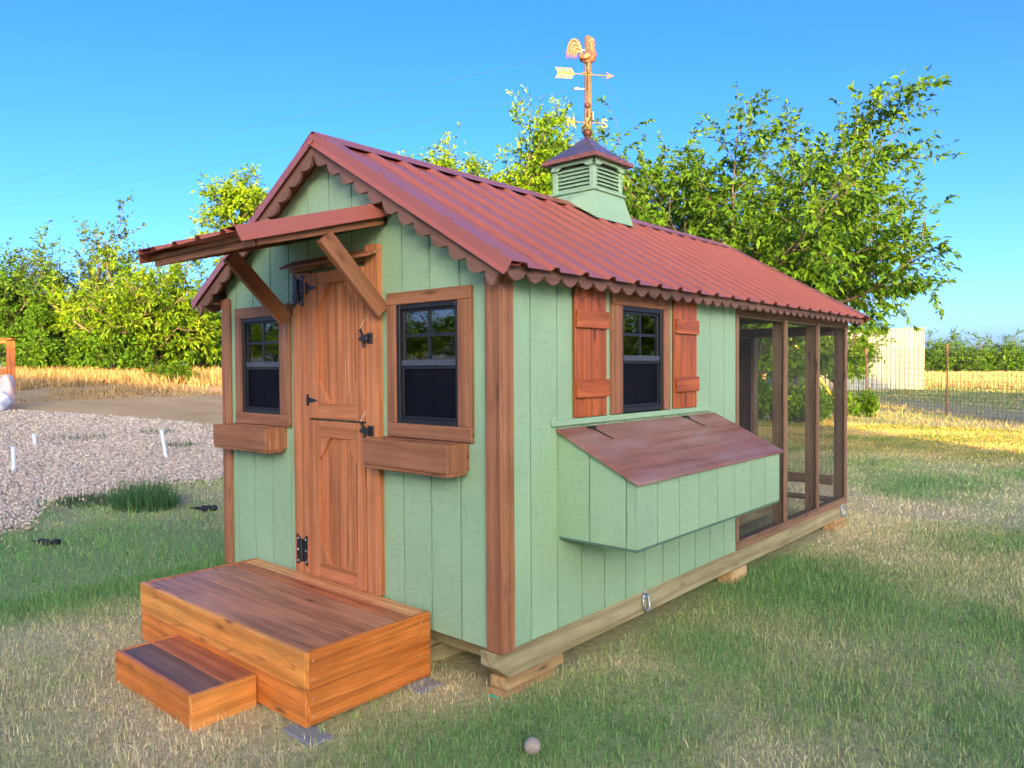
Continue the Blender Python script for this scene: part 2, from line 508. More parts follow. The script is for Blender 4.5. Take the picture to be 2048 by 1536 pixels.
def glass_mat():
    m, nt, b = newmat('window_glass')
    nt.nodes.remove(b)
    fr = N(nt, 'ShaderNodeFresnel', i_IOR=2.5)
    tr = nt.nodes.new('ShaderNodeBsdfTransparent'); tr.inputs[0].default_value = (.55, .60, .62, 1)
    gl = nt.nodes.new('ShaderNodeBsdfGlossy'); gl.inputs['Roughness'].default_value = .012; gl.inputs[0].default_value = (.95, .97, 1, 1)
    n = N(nt, 'ShaderNodeTexNoise', i_Scale=5.0, i_Detail=1.0)
    nt.links.new(coords(nt, (1, 1, 1)), n.inputs['Vector'])
    bu = N(nt, 'ShaderNodeBump', i_Strength=.03, i_Distance=.02)
    nt.links.new(n.outputs[0], bu.inputs['Height']); nt.links.new(bu.outputs[0], gl.inputs['Normal'])
    mx = nt.nodes.new('ShaderNodeMixShader')
    nt.links.new(fr.outputs[0], mx.inputs[0]); nt.links.new(tr.outputs[0], mx.inputs[1]); nt.links.new(gl.outputs[0], mx.inputs[2])
    nt.links.new(mx.outputs[0], nt.nodes['Material Output'].inputs['Surface'])
    return m
M_GLASS = glass_mat()
def screen_mat():
    m, nt, b = newmat('insect_screen')
    b.inputs['Base Color'].default_value = (.006, .007, .012, 1); b.inputs['Roughness'].default_value = .6; b.inputs['Specular IOR Level'].default_value = .1
    tr = nt.nodes.new('ShaderNodeBsdfTransparent')
    mx = nt.nodes.new('ShaderNodeMixShader'); mx.inputs[0].default_value = .62
    nt.links.new(tr.outputs[0], mx.inputs[1]); nt.links.new(b.outputs[0], mx.inputs[2])
    nt.links.new(mx.outputs[0], nt.nodes['Material Output'].inputs['Surface'])
    return m
M_SCREEN = screen_mat()

def attr_mat(name, rough=.7, transl=0.0, noise=0.0, nscale=20, bump=0.0):
    m, nt, b = newmat(name)
    at = N(nt, 'ShaderNodeAttribute', attribute_name='Col')
    c = at.outputs['Color']
    if noise:
        tc = nt.nodes.new('ShaderNodeTexCoord')
        n = N(nt, 'ShaderNodeTexNoise', i_Scale=nscale, i_Detail=8.0, i_Roughness=.72)
        nt.links.new(tc.outputs['Object'], n.inputs['Vector'])
        r = ramp(nt, [(.3, (1-noise,)*3), (.7, (1+noise,)*3)])
        nt.links.new(n.outputs[0], r.inputs[0])
        c = mixc(nt, 1.0, c, r.outputs[0], 'MULTIPLY')
        if bump:
            bu = N(nt, 'ShaderNodeBump', i_Strength=bump, i_Distance=.03)
            nt.links.new(n.outputs[0], bu.inputs['Height']); nt.links.new(bu.outputs[0], b.inputs['Normal'])
    nt.links.new(c, b.inputs['Base Color'])
    b.inputs['Roughness'].default_value = rough
    b.inputs['Specular IOR Level'].default_value = .2
    if transl:
        t = nt.nodes.new('ShaderNodeBsdfTranslucent')
        nt.links.new(c, t.inputs['Color'])
        mx = nt.nodes.new('ShaderNodeMixShader'); mx.inputs[0].default_value = transl
        nt.links.new(b.outputs[0], mx.inputs[1]); nt.links.new(t.outputs[0], mx.inputs[2])
        nt.links.new(mx.outputs[0], nt.nodes['Material Output'].inputs['Surface'])
    return m
M_GROUND = attr_mat('ground_soil_and_thatch', .9, 0, .45, 26, .6)
M_BLADE = attr_mat('grass_blade', .6, .25)
M_LEAF = attr_mat('tree_leaf', .55, .35)
M_LEAF.node_tree.nodes['Principled BSDF'].inputs['Specular IOR Level'].default_value = .12
M_GRAVEL = attr_mat('gravel_stone', .85)

def np_mesh(name, verts, faces_flat, sizes, cols, mat, smooth=False):
    """fast mesh from arrays; cols per vertex"""
    me = bpy.data.meshes.new(name)
    nv = len(verts); nl = len(faces_flat); nf = len(sizes)
    me.vertices.add(nv); me.vertices.foreach_set('co', np.ascontiguousarray(verts, np.float32).ravel())
    me.loops.add(nl); me.loops.foreach_set('vertex_index', np.ascontiguousarray(faces_flat, np.int32))
    me.polygons.add(nf)
    st = np.concatenate(([0], np.cumsum(sizes)[:-1])).astype(np.int32)
    me.polygons.foreach_set('loop_start', st)
    try: me.polygons.foreach_set('loop_total', np.asarray(sizes, np.int32))
    except Exception: pass
    if smooth: me.polygons.foreach_set('use_smooth', np.ones(nf, bool))
    if cols is not None:
        a = me.attributes.new('Col', 'FLOAT_COLOR', 'POINT')
        c4 = np.ones((nv, 4), np.float32); c4[:, :3] = cols
        a.data.foreach_set('color', c4.ravel())
    me.update(calc_edges=True)
    me.materials.append(mat)
    return me

def np_obj(name, me, loc=(0, 0, 0), parent=None):
    return link(bpy.data.objects.new(name, me), Matrix.Translation(loc), parent)

# ================================================================== GROUND
def graded(lo, hi, step, far, grow):
    c = list(np.arange(lo, hi+1e-6, step))
    s = step; x = hi
    while x < far: s *= grow; x += s; c.append(x)
    s = step; x = lo; pre = []
    while x > -far: s *= grow; x -= s; pre.append(x)
    return np.array(pre[::-1]+c)
gx = graded(-12, 5, .16, 2600, 1.07); gy = graded(-4, 16, .16, 2600, 1.07)
GX, GY = np.meshgrid(gx, gy)
GZ = gz(GX, GY) + .018*(fbm(GX*1.7, GY*1.7, 3, 3)-.5)*(np.hypot(GX, GY-4) < 30)
nx, ny = len(gx), len(gy)
idx = np.arange(nx*ny).reshape(ny, nx)
q = np.stack([idx[:-1, :-1], idx[:-1, 1:], idx[1:, 1:], idx[1:, :-1]], -1).reshape(-1, 4)
me = np_mesh('ground', np.stack([GX, GY, GZ], -1).reshape(-1, 3), q.ravel(), np.full(len(q), 4), ground_colour(GX, GY).reshape(-1, 3), M_GROUND, True)
ground = tag(np_obj('ground', me), 'patchy green and straw coloured lawn running out to a dry field', kind='structure')

# ---- gravel pad on the left
GRAVEL = [(-5.3, -1.6), (-5.75, -.42), (-5.9, -.1), (-6.3, .15), (-7.35, .35), (-7.6, 1.0), (-7.75, 1.75), (-7.5, 2.6), (-8.4, 3.6), (-15.0, 6.5), (-16.4, 5.9), (-17.8, 5.7), (-19.7, 4.85), (-21.8, 3.7), (-24, 2.2), (-22, -1.6), (-9, -3.2)]
def in_poly(x, y, poly):
    r = np.zeros(np.shape(x), bool)
    n = len(poly)
    for i in range(n):
        x0, y0 = poly[i]; x1, y1 = poly[(i+1) % n]
        c = ((y0 > y) != (y1 > y)) & (x < (x1-x0)*(y-y0)/(y1-y0+1e-12)+x0)
        r ^= c
    return r
def edge_jit(x, y):
    return x+.5*(fbm(x*1.3, y*1.3, 71, 3)-.5), y+.5*(fbm(x*1.3, y*1.3, 72, 3)-.5)
gxv, gyv = np.meshgrid(np.arange(-24.5, -5, .14), np.arange(-3.4, 6.8, .14))
jx, jy = edge_jit(gxv, gyv)
ins = in_poly(jx, jy, GRAVEL)
gzv = gz(gxv, gyv)+.016
idx = np.arange(gxv.size).reshape(gxv.shape)
cm = ins[:-1, :-1] & ins[1:, 1:] & ins[:-1, 1:] & ins[1:, :-1]
q = np.stack([idx[:-1, :-1], idx[:-1, 1:], idx[1:, 1:], idx[1:, :-1]], -1)[cm]
me = np_mesh('gravel_pad', np.stack([gxv, gyv, gzv], -1).reshape(-1, 3), q.ravel(), np.full(len(q), 4), np.tile((.46, .37, .27), (gxv.size, 1)), M_GROUND, True)
tag(np_obj('gravel_pad', me), 'pale pinkish gravel pad left of the coop', kind='structure')

def stones(n, seed):
    r = np.random.default_rng(seed)
    x = r.uniform(-21.5, -5, n*5); y = r.uniform(-2.2, 6.6, n*5)
    jx, jy = edge_jit(x, y)
    d = np.hypot(x-2.2, y+2.5)
    k = (in_poly(jx, jy, GRAVEL) | (in_poly(jx-.28, jy+.12, GRAVEL) & (r.random(n*5) < .25)) | (in_poly(jx-.7, jy+.3, GRAVEL) & (r.random(n*5) < .05))) & (r.random(n*5) < np.clip((9.5/d)**1.6, 0, 1))
    x = x[k][:n]; y = y[k][:n]; n = len(x); d = d[k][:n]
    s = r.uniform(.012, .03, n)*np.clip(d/9, 1, 1.8)
    base = np.array([(1, 0, 0), (0, 1, 0), (-1, 0, 0), (0, -1, 0), (0, 0, 1), (0, 0, -1)], float)
    v = base[None]*(1+r.uniform(-.35, .35, (n, 6, 1)))
    a = r.uniform(0, 6.28, n); ca, sa = np.cos(a), np.sin(a)
    vx = v[..., 0]*ca[:, None]-v[..., 1]*sa[:, None]; vy = (v[..., 0]*sa[:, None]+v[..., 1]*ca[:, None])
    tilt = r.uniform(-.6, .6, (n, 1))
    vz = v[..., 2]*.7+vx*tilt
    P = np.stack([vx*s[:, None]+x[:, None], vy*s[:, None]*.75+y[:, None], vz*s[:, None]+(gz(x, y)+.016+s*.25)[:, None]], -1).reshape(-1, 3)
    f = np.array([(0, 1, 4), (1, 2, 4), (2, 3, 4), (3, 0, 4), (1, 0, 5), (2, 1, 5), (3, 2, 5), (0, 3, 5)])
    F = (np.arange(n)[:, None, None]*6+f[None]).reshape(-1)
    t = r.uniform(.55, 1.25, (n, 1)); tone = np.array((.66, .53, .385))*t+r.uniform(-.03, .03, (n, 3))
    return np_mesh('gravel', P, F, np.full(n*8, 3), np.repeat(np.clip(tone, .05, .8), 6, 0), M_GRAVEL)
tag(np_obj('gravel', stones(42000, 5)), 'loose pinkish grey gravel stones', kind='stuff')

# ================================================================== COOP
Wd, Lc, Lr = 2.40, 2.415, 4.815            # width, coop length, length with run
RX = -1.245; RZ = 2.535; PITCH = .585    # ridge line and pitch
TH = math.atan(PITCH)
TF = Matrix(((1, 0, 0, 0), (0, -1, 0, 0), (0, 0, 1, 0), (0, 0, 0, 1)))       # front wall: a=+X, b=outwards, c=up
TS = Matrix(((0, 1, 0, 0), (1, 0, 0, 0), (0, 0, 1, 0), (0, 0, 0, 1)))        # right wall: a=+Y, b=outwards
TL = Matrix(((0, -1, 0, -Wd), (1, 0, 0, 0), (0, 0, 1, 0), (0, 0, 0, 1)))     # left wall
TB = lambda y: Matrix(((1, 0, 0, 0), (0, 1, 0, y), (0, 0, 1, 0), (0, 0, 0, 1)))
def roofz(x): return RZ-PITCH*abs(x-RX)

coop = empty('chicken_coop', (-1.245, 2.44, -.14), 'sage green chicken coop with red metal roof and screened run', 'chicken coop')

def wall_strips(parent, T, edges, z0, ztop, holes, gap=.009, t0=.0, t1=.013):
    for a0, a1 in zip(edges[:-1], edges[1:]):
        a0 += gap/2; a1 -= gap/2
        hs = [h for h in holes if h[0] < a1 and h[1] > a0]
        def tops(b0, b1):
            pts = [(b1, ztop(b1))]
            if ztop.peak is not None and b0 < ztop.peak < b1: pts.append((ztop.peak, ztop(ztop.peak)))
            return pts+[(b0, ztop(b0))]
        polys = []
        if not hs: polys.append([(a0, z0), (a1, z0)]+tops(a0, a1))
        else:
            h = hs[0]
            left, right = h[0] > a0+.002, h[1] < a1-.002
            if left and right: left = False; a0 = a0
            if left: polys.append([(a0, z0), (a1, z0), (a1, h[2]), (h[0], h[2]), (h[0], h[3]), (a1, h[3])]+tops(a0, a1))
            elif right: polys.append([(a0, z0), (a1, z0)]+tops(a0, a1)+[(a0, h[3]), (h[1], h[3]), (h[1], h[2]), (a0, h[2])])
            else: polys += [[(a0, z0), (a1, z0), (a1, h[2]), (a0, h[2])], [(a0, h[3]), (a1, h[3])]+tops(a0, a1)]
        for P in polys: MB(T).prism(P, t0, t1, 1).build('siding_board', M_SIDE, parent)

class Top:
    def __init__(s, f, peak=None): s.f = f; s.peak = peak
    def __call__(s, x): return s.f(x)
gable = Top(lambda x: roofz(x)-.045, RX)
flat = Top(lambda x: 1.70)

def backing(name, T, a0, a1, z0, ztop, holes, parent):
    """wall sheet behind the boards, with window openings"""
    m = MB(T); t0, t1 = -.05, .006
    cuts = sorted({a0, a1, *[h[0] for h in holes], *[h[1] for h in holes]} | ({ztop.peak} if ztop.peak and a0 < ztop.peak < a1 else set()))
    for b0, b1 in zip(cuts[:-1], cuts[1:]):
        h = [h for h in holes if h[0] <= b0+1e-6 and h[1] >= b1-1e-6]
        if h:
            h = h[0]
            m.prism([(b0, z0), (b1, z0), (b1, h[2]), (b0, h[2])], t0, t1)
            m.prism([(b0, h[3]), (b1, h[3]), (b1, ztop(b1)), (b0, ztop(b0))], t0, t1)
        else: m.prism([(b0, z0), (b1, z0), (b1, ztop(b1)), (b0, ztop(b0))], t0, t1)
    return m.build(name, M_GROOVE, parent)

HF = [(-.690, -.220, .990, 1.607), (-2.195, -1.725, .990, 1.607)]
HS = [(.938, 1.413, 1.02, 1.622)]
HD = []
fw = backing('front_wall', TF, -Wd, 0, 0.002, gable, HF, coop)
fe = [-Wd] + [-.036-.2032*k for k in range(11, 0, -1)] + [-.036, 0.0]
wall_strips(fw, TF, fe, 0.0, gable, HF)
sw = backing('side_wall', TS, .053, Lc-.002, 0.002, flat, HS, coop)
se = [.0135] + [-.007+.2032*k for k in range(1, 12)] + [Lc-.002]
wall_strips(sw, TS, se, 0.0, flat, HS)
lw = backing('side_wall', TL, .053, Lc-.002, 0.002, flat, [], coop)
wall_strips(lw, TL, se, 0.0, flat, [])
# wall between coop and run
bw = MB().prism([(-Wd+.052, 0.03), (-.052, 0.03), (-.052, 1.70), (RX, 2.40), (-Wd+.052, 1.70)], Lc-.045, Lc-.0045).build('partition_wall', DARKW, coop)
MB().box((-Wd+.05, .06, .0), (-.05, Lc-.05, .03)).build('floor', DARKW, coop)

# corner boards
cb = []
def corner(T, a0, a1, z0, z1, b0=.0135, b1=.034):
    MB(T).box((a0, b0, z0), (a1, b1, z1)).build('corner_board', TRIM[2], coop, bevel=.0055)
corner(TF, -.064, .0345, -.004, 1.735)
corner(TS, -.013, .060, -.004, 1.74)
corner(TF, -Wd-.0345, -Wd+.068, -.004, 1.735)
corner(TL, -.0135, .10, -.012, 1.735)
corner(TL, Lc-.10, Lc-.003, -.012, 1.735)

# ---- windows
def window(T, a0, a1, z0, z1, casing, parent, bottom=True, wall_b=.0135):
    """black single hung window with 2x2 upper lites, insect screen below and cedar casing"""
    ca0, ca1, cz0, cz1 = casing
    fr = MB(T)
    w = .028
    fr.box((a0, -.03, z0), (a0+w, .026, z1)); fr.box((a1-w, -.03, z0), (a1, .026, z1))
    fr.box((a0+w, -.03, z0), (a1-w, .026, z0+w)); fr.box((a0+w, -.03, z1-w), (a1-w, .026, z1))
    win = fr.build('window', M_BLACK, parent, bevel=.0025)
    zm = (z0+z1)/2+.005
    ia0, ia1, iz0, iz1 = a0+w, a1-w, z0+w, z1-w
    am = (ia0+ia1)/2; zu = (zm+iz1)/2+.002
    s = MB(T)
    s.box((ia0, -.006, zm-.016), (ia1, .017, zm+.016))
    s.build('meeting_rail', plainrail, win, bevel=.003)
    # upper sash
    u = MB(T)
    u.box((ia0, -.008, zm+.017), (ia0+.016, .010, iz1)); u.box((ia1-.016, -.008, zm+.017), (ia1, .010, iz1))
    u.box((ia0+.016, -.008, iz1-.014), (ia1-.016, .010, iz1))
    u.build('upper_sash', M_BLACK, win, bevel=.002)
    MB(T).box((am-.008, -.006, zm+.017), (am+.008, .0075, iz1-.0145)).build('muntin', M_BLACK, win)
    MB(T).box((ia0+.0165, -.006, zu-.008), (am-.0085, .0075, zu+.008)).box((am+.0085, -.006, zu-.008), (ia1-.0165, .0075, zu+.008)).build('muntin', M_BLACK, win)
    for x0, x1 in ((ia0+.014, am-.006), (am+.006, ia1-.014)):
        for y0, y1 in ((zm+.0165, zu-.006), (zu+.006, iz1-.013)):
            MB(T).box((x0, -.001, y0), (x1, .002, y1)).build('pane', M_GLASS, win)
    # lower sash, set back, and the screen in front of it
    l = MB(T)
    l.box((ia0, -.028, iz0), (ia0+.02, -.010, zm-.017)); l.box((ia1-.02, -.028, iz0), (ia1, -.010, zm-.017))
    l.box((ia0+.02, -.028, iz0), (ia1-.02, -.010, iz0+.022))
    l.build('lower_sash', M_BLACK, win, bevel=.002)
    MB(T).box((am-.008, -.026, iz0+.0225), (am+.008, -.0125, zm-.017)).build('muntin', M_BLACK, win)
    zl = (iz0+zm)/2
    MB(T).box((ia0+.0205, -.026, zl-.008), (am-.0085, -.0125, zl+.008)).box((am+.0085, -.026, zl-.008), (ia1-.0205, -.0125, zl+.008)).build('muntin', M_BLACK, win)
    MB(T).box((ia0+.018, -.021, iz0+.02), (ia1-.018, -.018, zm-.0172)).build('pane', M_GLASS, win)
    MB(T).box((ia0+.004, .003, iz0+.004), (ia1-.004, .0036, zm-.018)).build('insect_screen', M_SCREEN, win)
    sf = MB(T)
    sf.box((ia0, .0005, iz0), (ia0+.012, .012, zm-.0175)); sf.box((ia1-.012, .0005, iz0), (ia1, .012, zm-.0175))
    sf.box((ia0+.012, .0005, iz0), (ia1-.012, .012, iz0+.012)); sf.box((ia0+.012, .0005, zm-.03), (ia1-.012, .012, zm-.0175))
    sf.build('screen_frame', M_BLACK, win, bevel=.0015)
    # casing
    hi = .036
    ax = 0 if T is TF else 1
    MB(T).box((ca0, wall_b, z1-.003), (ca1, hi+.002, cz1)).build('casing', TRIM[ax], win, bevel=.003)
    zb = z0+.003 if bottom else cz0
    if bottom: MB(T).box((ca0, wall_b, cz0), (ca1, hi+.002, z0+.003)).build('casing', TRIM[ax], win, bevel=.003)
    MB(T).box((ca0, wall_b, zb), (a0+.004, hi, z1-.003)).build('casing', TRIM[2], win, bevel=.003)
    MB(T).box((a1-.004, wall_b, zb), (ca1, hi, z1-.003)).build('casing', TRIM[2], win, bevel=.003)
    return win
plainrail = plain('grey_rail', (.06, .068, .08), .35, spec=.6)
w1 = window(TF, -.680, -.230, 1.000, 1.598, (-.742, -.145, .934, 1.656), coop)
w2 = window(TF, -2.185, -1.735, 1.000, 1.598, (-2.255, -1.638, .934, 1.662), coop)
w3 = window(TS, .948, 1.403, 1.030, 1.612, (.855, 1.468, 1.026, 1.68), coop, bottom=False)

# ---- flower boxes
def flower_box(a0, a1):
    z0, z1, D = .782, .930, .158
    fb = MB(TF).box((a0, .0135, z0+.020), (a1, .030, z1)).build('flower_box', TRIM[0], coop, bevel=.002)
    MB(TF).box((a0, D-.018, z0+.018), (a1, D, z1)).build('front_board', TRIM[0], fb, bevel=.003)
    MB(TF).box((a0+.002, .031, z0), (a1-.002, D-.004, z0+.0175)).build('bottom_board', TRIM[0], fb, bevel=.003)
    for e0, e1 in ((a0, a0+.018), (a1-.018, a1)):
        MB(TF).prism([(.0305, z0+.018), (D-.019, z0+.018), (D-.019, z1-.002), (.0305, z1-.002)], e0, e1, 0).build('end_board', TRIM[2], fb, bevel=.002)
flower_box(-.785, -.180)
flower_box(-2.318, -1.698)

# ---- door
def door():
    b0 = .0135
    # wide hinge board and latch board beside the dutch door
    MB(TF).box((-1.580, b0, .101), (-1.413, .044, 1.825)).build('door_board', DOOR[2], coop, bevel=.003)
    MB(TF).box((-.897, b0, .101), (-.797, .050, 1.915)).build('door_jamb', DOOR[2], coop, bevel=.003)
    # header with drip cap
    MB(TF).box((-1.602, b0, 1.832), (-.899, .042, 1.878)).build('door_header', TRIM[0], coop, bevel=.002)
    MB(TF).prism([(b0, 1.880), (.105, 1.846), (.105, 1.860), (b0, 1.905)], -1.615, -.796, 0).build('drip_cap', TRIM[0], coop, bevel=.002)
    for nm, z0, z1, rb, rt in (('upper_leaf', .999, 1.812, .085, .066), ('lower_leaf', .103, .988, .090, .090)):
        a0, a1 = -1.409, -.907
        leaf = MB(TF).box((a0+.004, b0, z0+.003), (a1-.004, .026, z1-.003)).build(nm, DARKW, coop)
        i0, i1, j0, j1 = a0+.088, a1-.068, z0+rb, z1-rt
        edges = [i0-.004, i0+.062, i0+.148, i0+.234, i0+.312, i1+.004]
        for e0, e1 in zip(edges[:-1], edges[1:]):
            MB(TF).box((e0+.0034, .0262, j0-.005), (e1-.0034, .0315, j1+.005)).build('plank', DOOR[2], leaf, bevel=.002)
        MB(TF).box((a0, .0262, z0), (i0, .054, z1)).build('stile', DOOR[2], leaf, bevel=.003)
        MB(TF).box((i1, .0262, z0), (a1, .054, z1)).build('stile', DOOR[2], leaf, bevel=.003)
        MB(TF).box((i0, .0262, z0), (i1, .053, j0)).build('rail', DOOR[0], leaf, bevel=.003)
        MB(TF).box((i0, .0262, j1), (i1, .053, z1)).build('rail', DOOR[0], leaf, bevel=.003)
        g = .105; h = .135
        for p in ([(i0, j1), (i0+g, j1), (i0, j1-h)], [(i1, j1), (i1, j1-h), (i1-g, j1)], [(i0, j0), (i0, j0+h), (i0+g, j0)], [(i1, j0), (i1-g, j0), (i1, j0+h)]):
            MB(TF).prism(p, .0320, .0505, 1).build('gusset', DOOR[2], leaf, bevel=.002)
door()

def butterfly_hinge(ac, z0, z1):
    """large ornamental black hinge, two pierced leaves and a barrel"""
    h = MB(TF)
    zc = (z0+z1)/2; H = (z1-z0)/2; wv = .052
    for s in (-1, 1):
        prof = [(.010, .70), (.022, .80), (.050, 1.0), (.055, .80), (.048, .55), (.054, .3), (.048, 0), (.054, -.3), (.048, -.55), (.055, -.80), (.050, -1.0), (.022, -.80), (.010, -.70)]
        inner = [(.030, .62), (.034, .3), (.030, .08), (.026, .3)]
        P = [(ac+s*x*wv/.052, zc+y*H) for x, y in prof]
        h.prism(P, .0445, .0485, 1)
    h.tube([(ac, .051, zc-.7*H), (ac, .051, zc+.7*H)], .009, 10)
    o = h.build('ornamental_hinge', M_IRON, coop)
    sc = MB(TF)
    for s in (-1, 1):
        for y in (.72, .0, -.72):
            sc.ball((ac+s*.038, .049, zc+y*H), (.0055, .004, .0055), 8, 6)
    sc.build('screw_heads', M_ZINC, o)
butterfly_hinge(-1.518, 1.63, 1.815)
butterfly_hinge(-1.502, .142, .322)
def t_hinge(z):
    h = MB(TF).box((-1.4260, .0445, z-.032), (-1.4130, .0575, z+.032))
    h.prism([(-1.4080, z+.017), (-1.3240, z+.003), (-1.3240, z-.003), (-1.4080, z-.017)], .0545, .0575, 1)
    h.tube([(-1.4175, .059, z-.03), (-1.4175, .059, z+.03)], .005, 8)
    h.build('strap_hinge', M_IRON, coop)
for z in (1.73, 1.10): t_hinge(z)
def latch(z):
    l = MB(TF)
    l.box((-0.8740, .0505, z-.028), (-0.8310, .060, z+.026))
    l.box((-0.8990, .056, z-.016), (-0.8490, .078, z+.016))
    l.box((-0.9310, .0545, z-.012), (-0.9055, .068, z+.006))
    l.tube([(-0.8960, .066, z+.012), (-0.9030, .080, z+.048)], .0075, 8)
    l.tube([(-0.8990, .066, z-.022), (-0.8900, .066, z-.046)], .007, 8)
    o = l.build('gate_latch', M_IRON, coop, bevel=.002)
    MB(TF).tube([(-0.9030, .080, z+.048), (-0.8990, .066, z+.075), (-0.8910, .053, z+.10)], .0018, 6).build('latch_string', M_STRING, o)
latch(1.435)
latch(.955)

# ---- awning over the door
def awning():
    x0, x1, yf = -1.715, -.752, -.84
    zw, zf = 2.105, 1.868
    sl = (zw-zf)/(.0-yf+.0)
    aw = beam('awning_rafter', (-.776, -.016, 2.045), (-.776, -.745, 1.850), .040, .066, TRIM[0], coop)
    beam('awning_rafter', (-1.690, -.016, 2.045), (-1.690, -.745, 1.850), .040, .066, TRIM[0], coop)
    MB().box((-1.712, -.768, 1.812), (-.755, -.748, 1.860)).build('awning_fascia', TRIM[0], coop, bevel=.003)
    MB().box((-1.712, -.786, 1.843), (-.755, -.769, 1.864)).build('awning_fascia', TRIM[0], coop, bevel=.002)
    MB().box((-1.71, -.035, 2.01), (-.756, -.0135, 2.075)).build('awning_ledger', DARKW, coop)
    # metal sheet: ribs run down the slope
    d = Vector((0, yf, zf-zw)).normalized(); n = Vector((0, d.z, -d.y)) * (1 if -d.y > 0 else -1)
    n = Vector((0, d.z*-1, 0)) if False else Vector((0, -abs(d.z), abs(d.y)))
    L = Vector((0, yf, zf-zw)).length
    F = Matrix(((1, 0, 0, 0), (0, d.y, n.y, 0), (0, d.z, n.z, zw), (0, 0, 0, 1)))
    prof = rib_profile(x0, x1, .2286, x1-.085)
    sheet(F, prof, -.0, L+.015, 'awning_panel', 1)
    # rake trims on both ends
    for s, xe in ((1, x1), (-1, x0)):
        m = MB(F)
        P = [(xe-s*.085, .0215), (xe+s*.004, .0235), (xe+s*.016, -.020), (xe+s*.030, -.046), (xe+s*.026, -.048), (xe+s*.012, -.021), (xe, .020), (xe-s*.085, .019)]
        m.prism(P, .0, L+.002, 1)
        m.build('awning_trim', M_RTRIM, coop, frame=None)
        if s > 0:
            sm = MB(F)
            for t in (.12, .70): sm.ball((xe-s*.02, t, .024), (.008, .008, .007), 8, 6)
            sm.build('roof_screw', M_RTRIM, coop)
    # braces
    for xc in (-.766, -1.646):
        beam('awning_brace', (xc, -.39, 1.905), (xc, -.045, 1.565), .040, .088, TRIM[0], coop)

def rib_profile(x0, x1, pitch, first):
    """(coordinate, height) points across a ribbed metal sheet"""
    ev = []
    k0 = math.ceil((x0-first)/pitch); k1 = math.floor((x1-first)/pitch)
    for k in range(k0-1, k1+2):
        c = first+k*pitch
        ev += [(c-.032, 0), (c-.014, .0195), (c+.014, .0195), (c+.032, 0)]
    ev.sort()
    def hat(x):
        for (a, ha), (b, hb) in zip(ev[:-1], ev[1:]):
            if a <= x <= b: return ha+(hb-ha)*(x-a)/(b-a+1e-9)
        return 0
    pts = [(x0, hat(x0))]+[(x, h) for x, h in ev if x0 < x < x1]+[(x1, hat(x1))]
    return pts

def sheet(F, prof, t0, t1, name, across, parent=None, th=.0015):
    """ribbed sheet in frame F: local axis 0 = across ribs, 1 = down slope, 2 = normal"""
    n = len(prof)
    vs = []; fs = []
    for zt in (0, -th):
        for t in (t0, t1):
            vs += [(x, t, h+zt) for x, h in prof]
    for i in range(n-1):
        fs.append((i, n+i, n+i+1, i+1)); fs.append((2*n+i, 2*n+i+1, 3*n+i+1, 3*n+i))
        fs.append((i, i+1, 2*n+i+1, 2*n+i)); fs.append((n+i, 3*n+i, 3*n+i+1, n+i+1))
    fs.append((0, 2*n, 3*n, n)); fs.append((n-1, 2*n-1, 4*n-1, 3*n-1))
    m = MB(F); m.add(vs, [f[::-1] for f in fs])
    return m.build(name, M_ROOF, parent or coop)
awning()

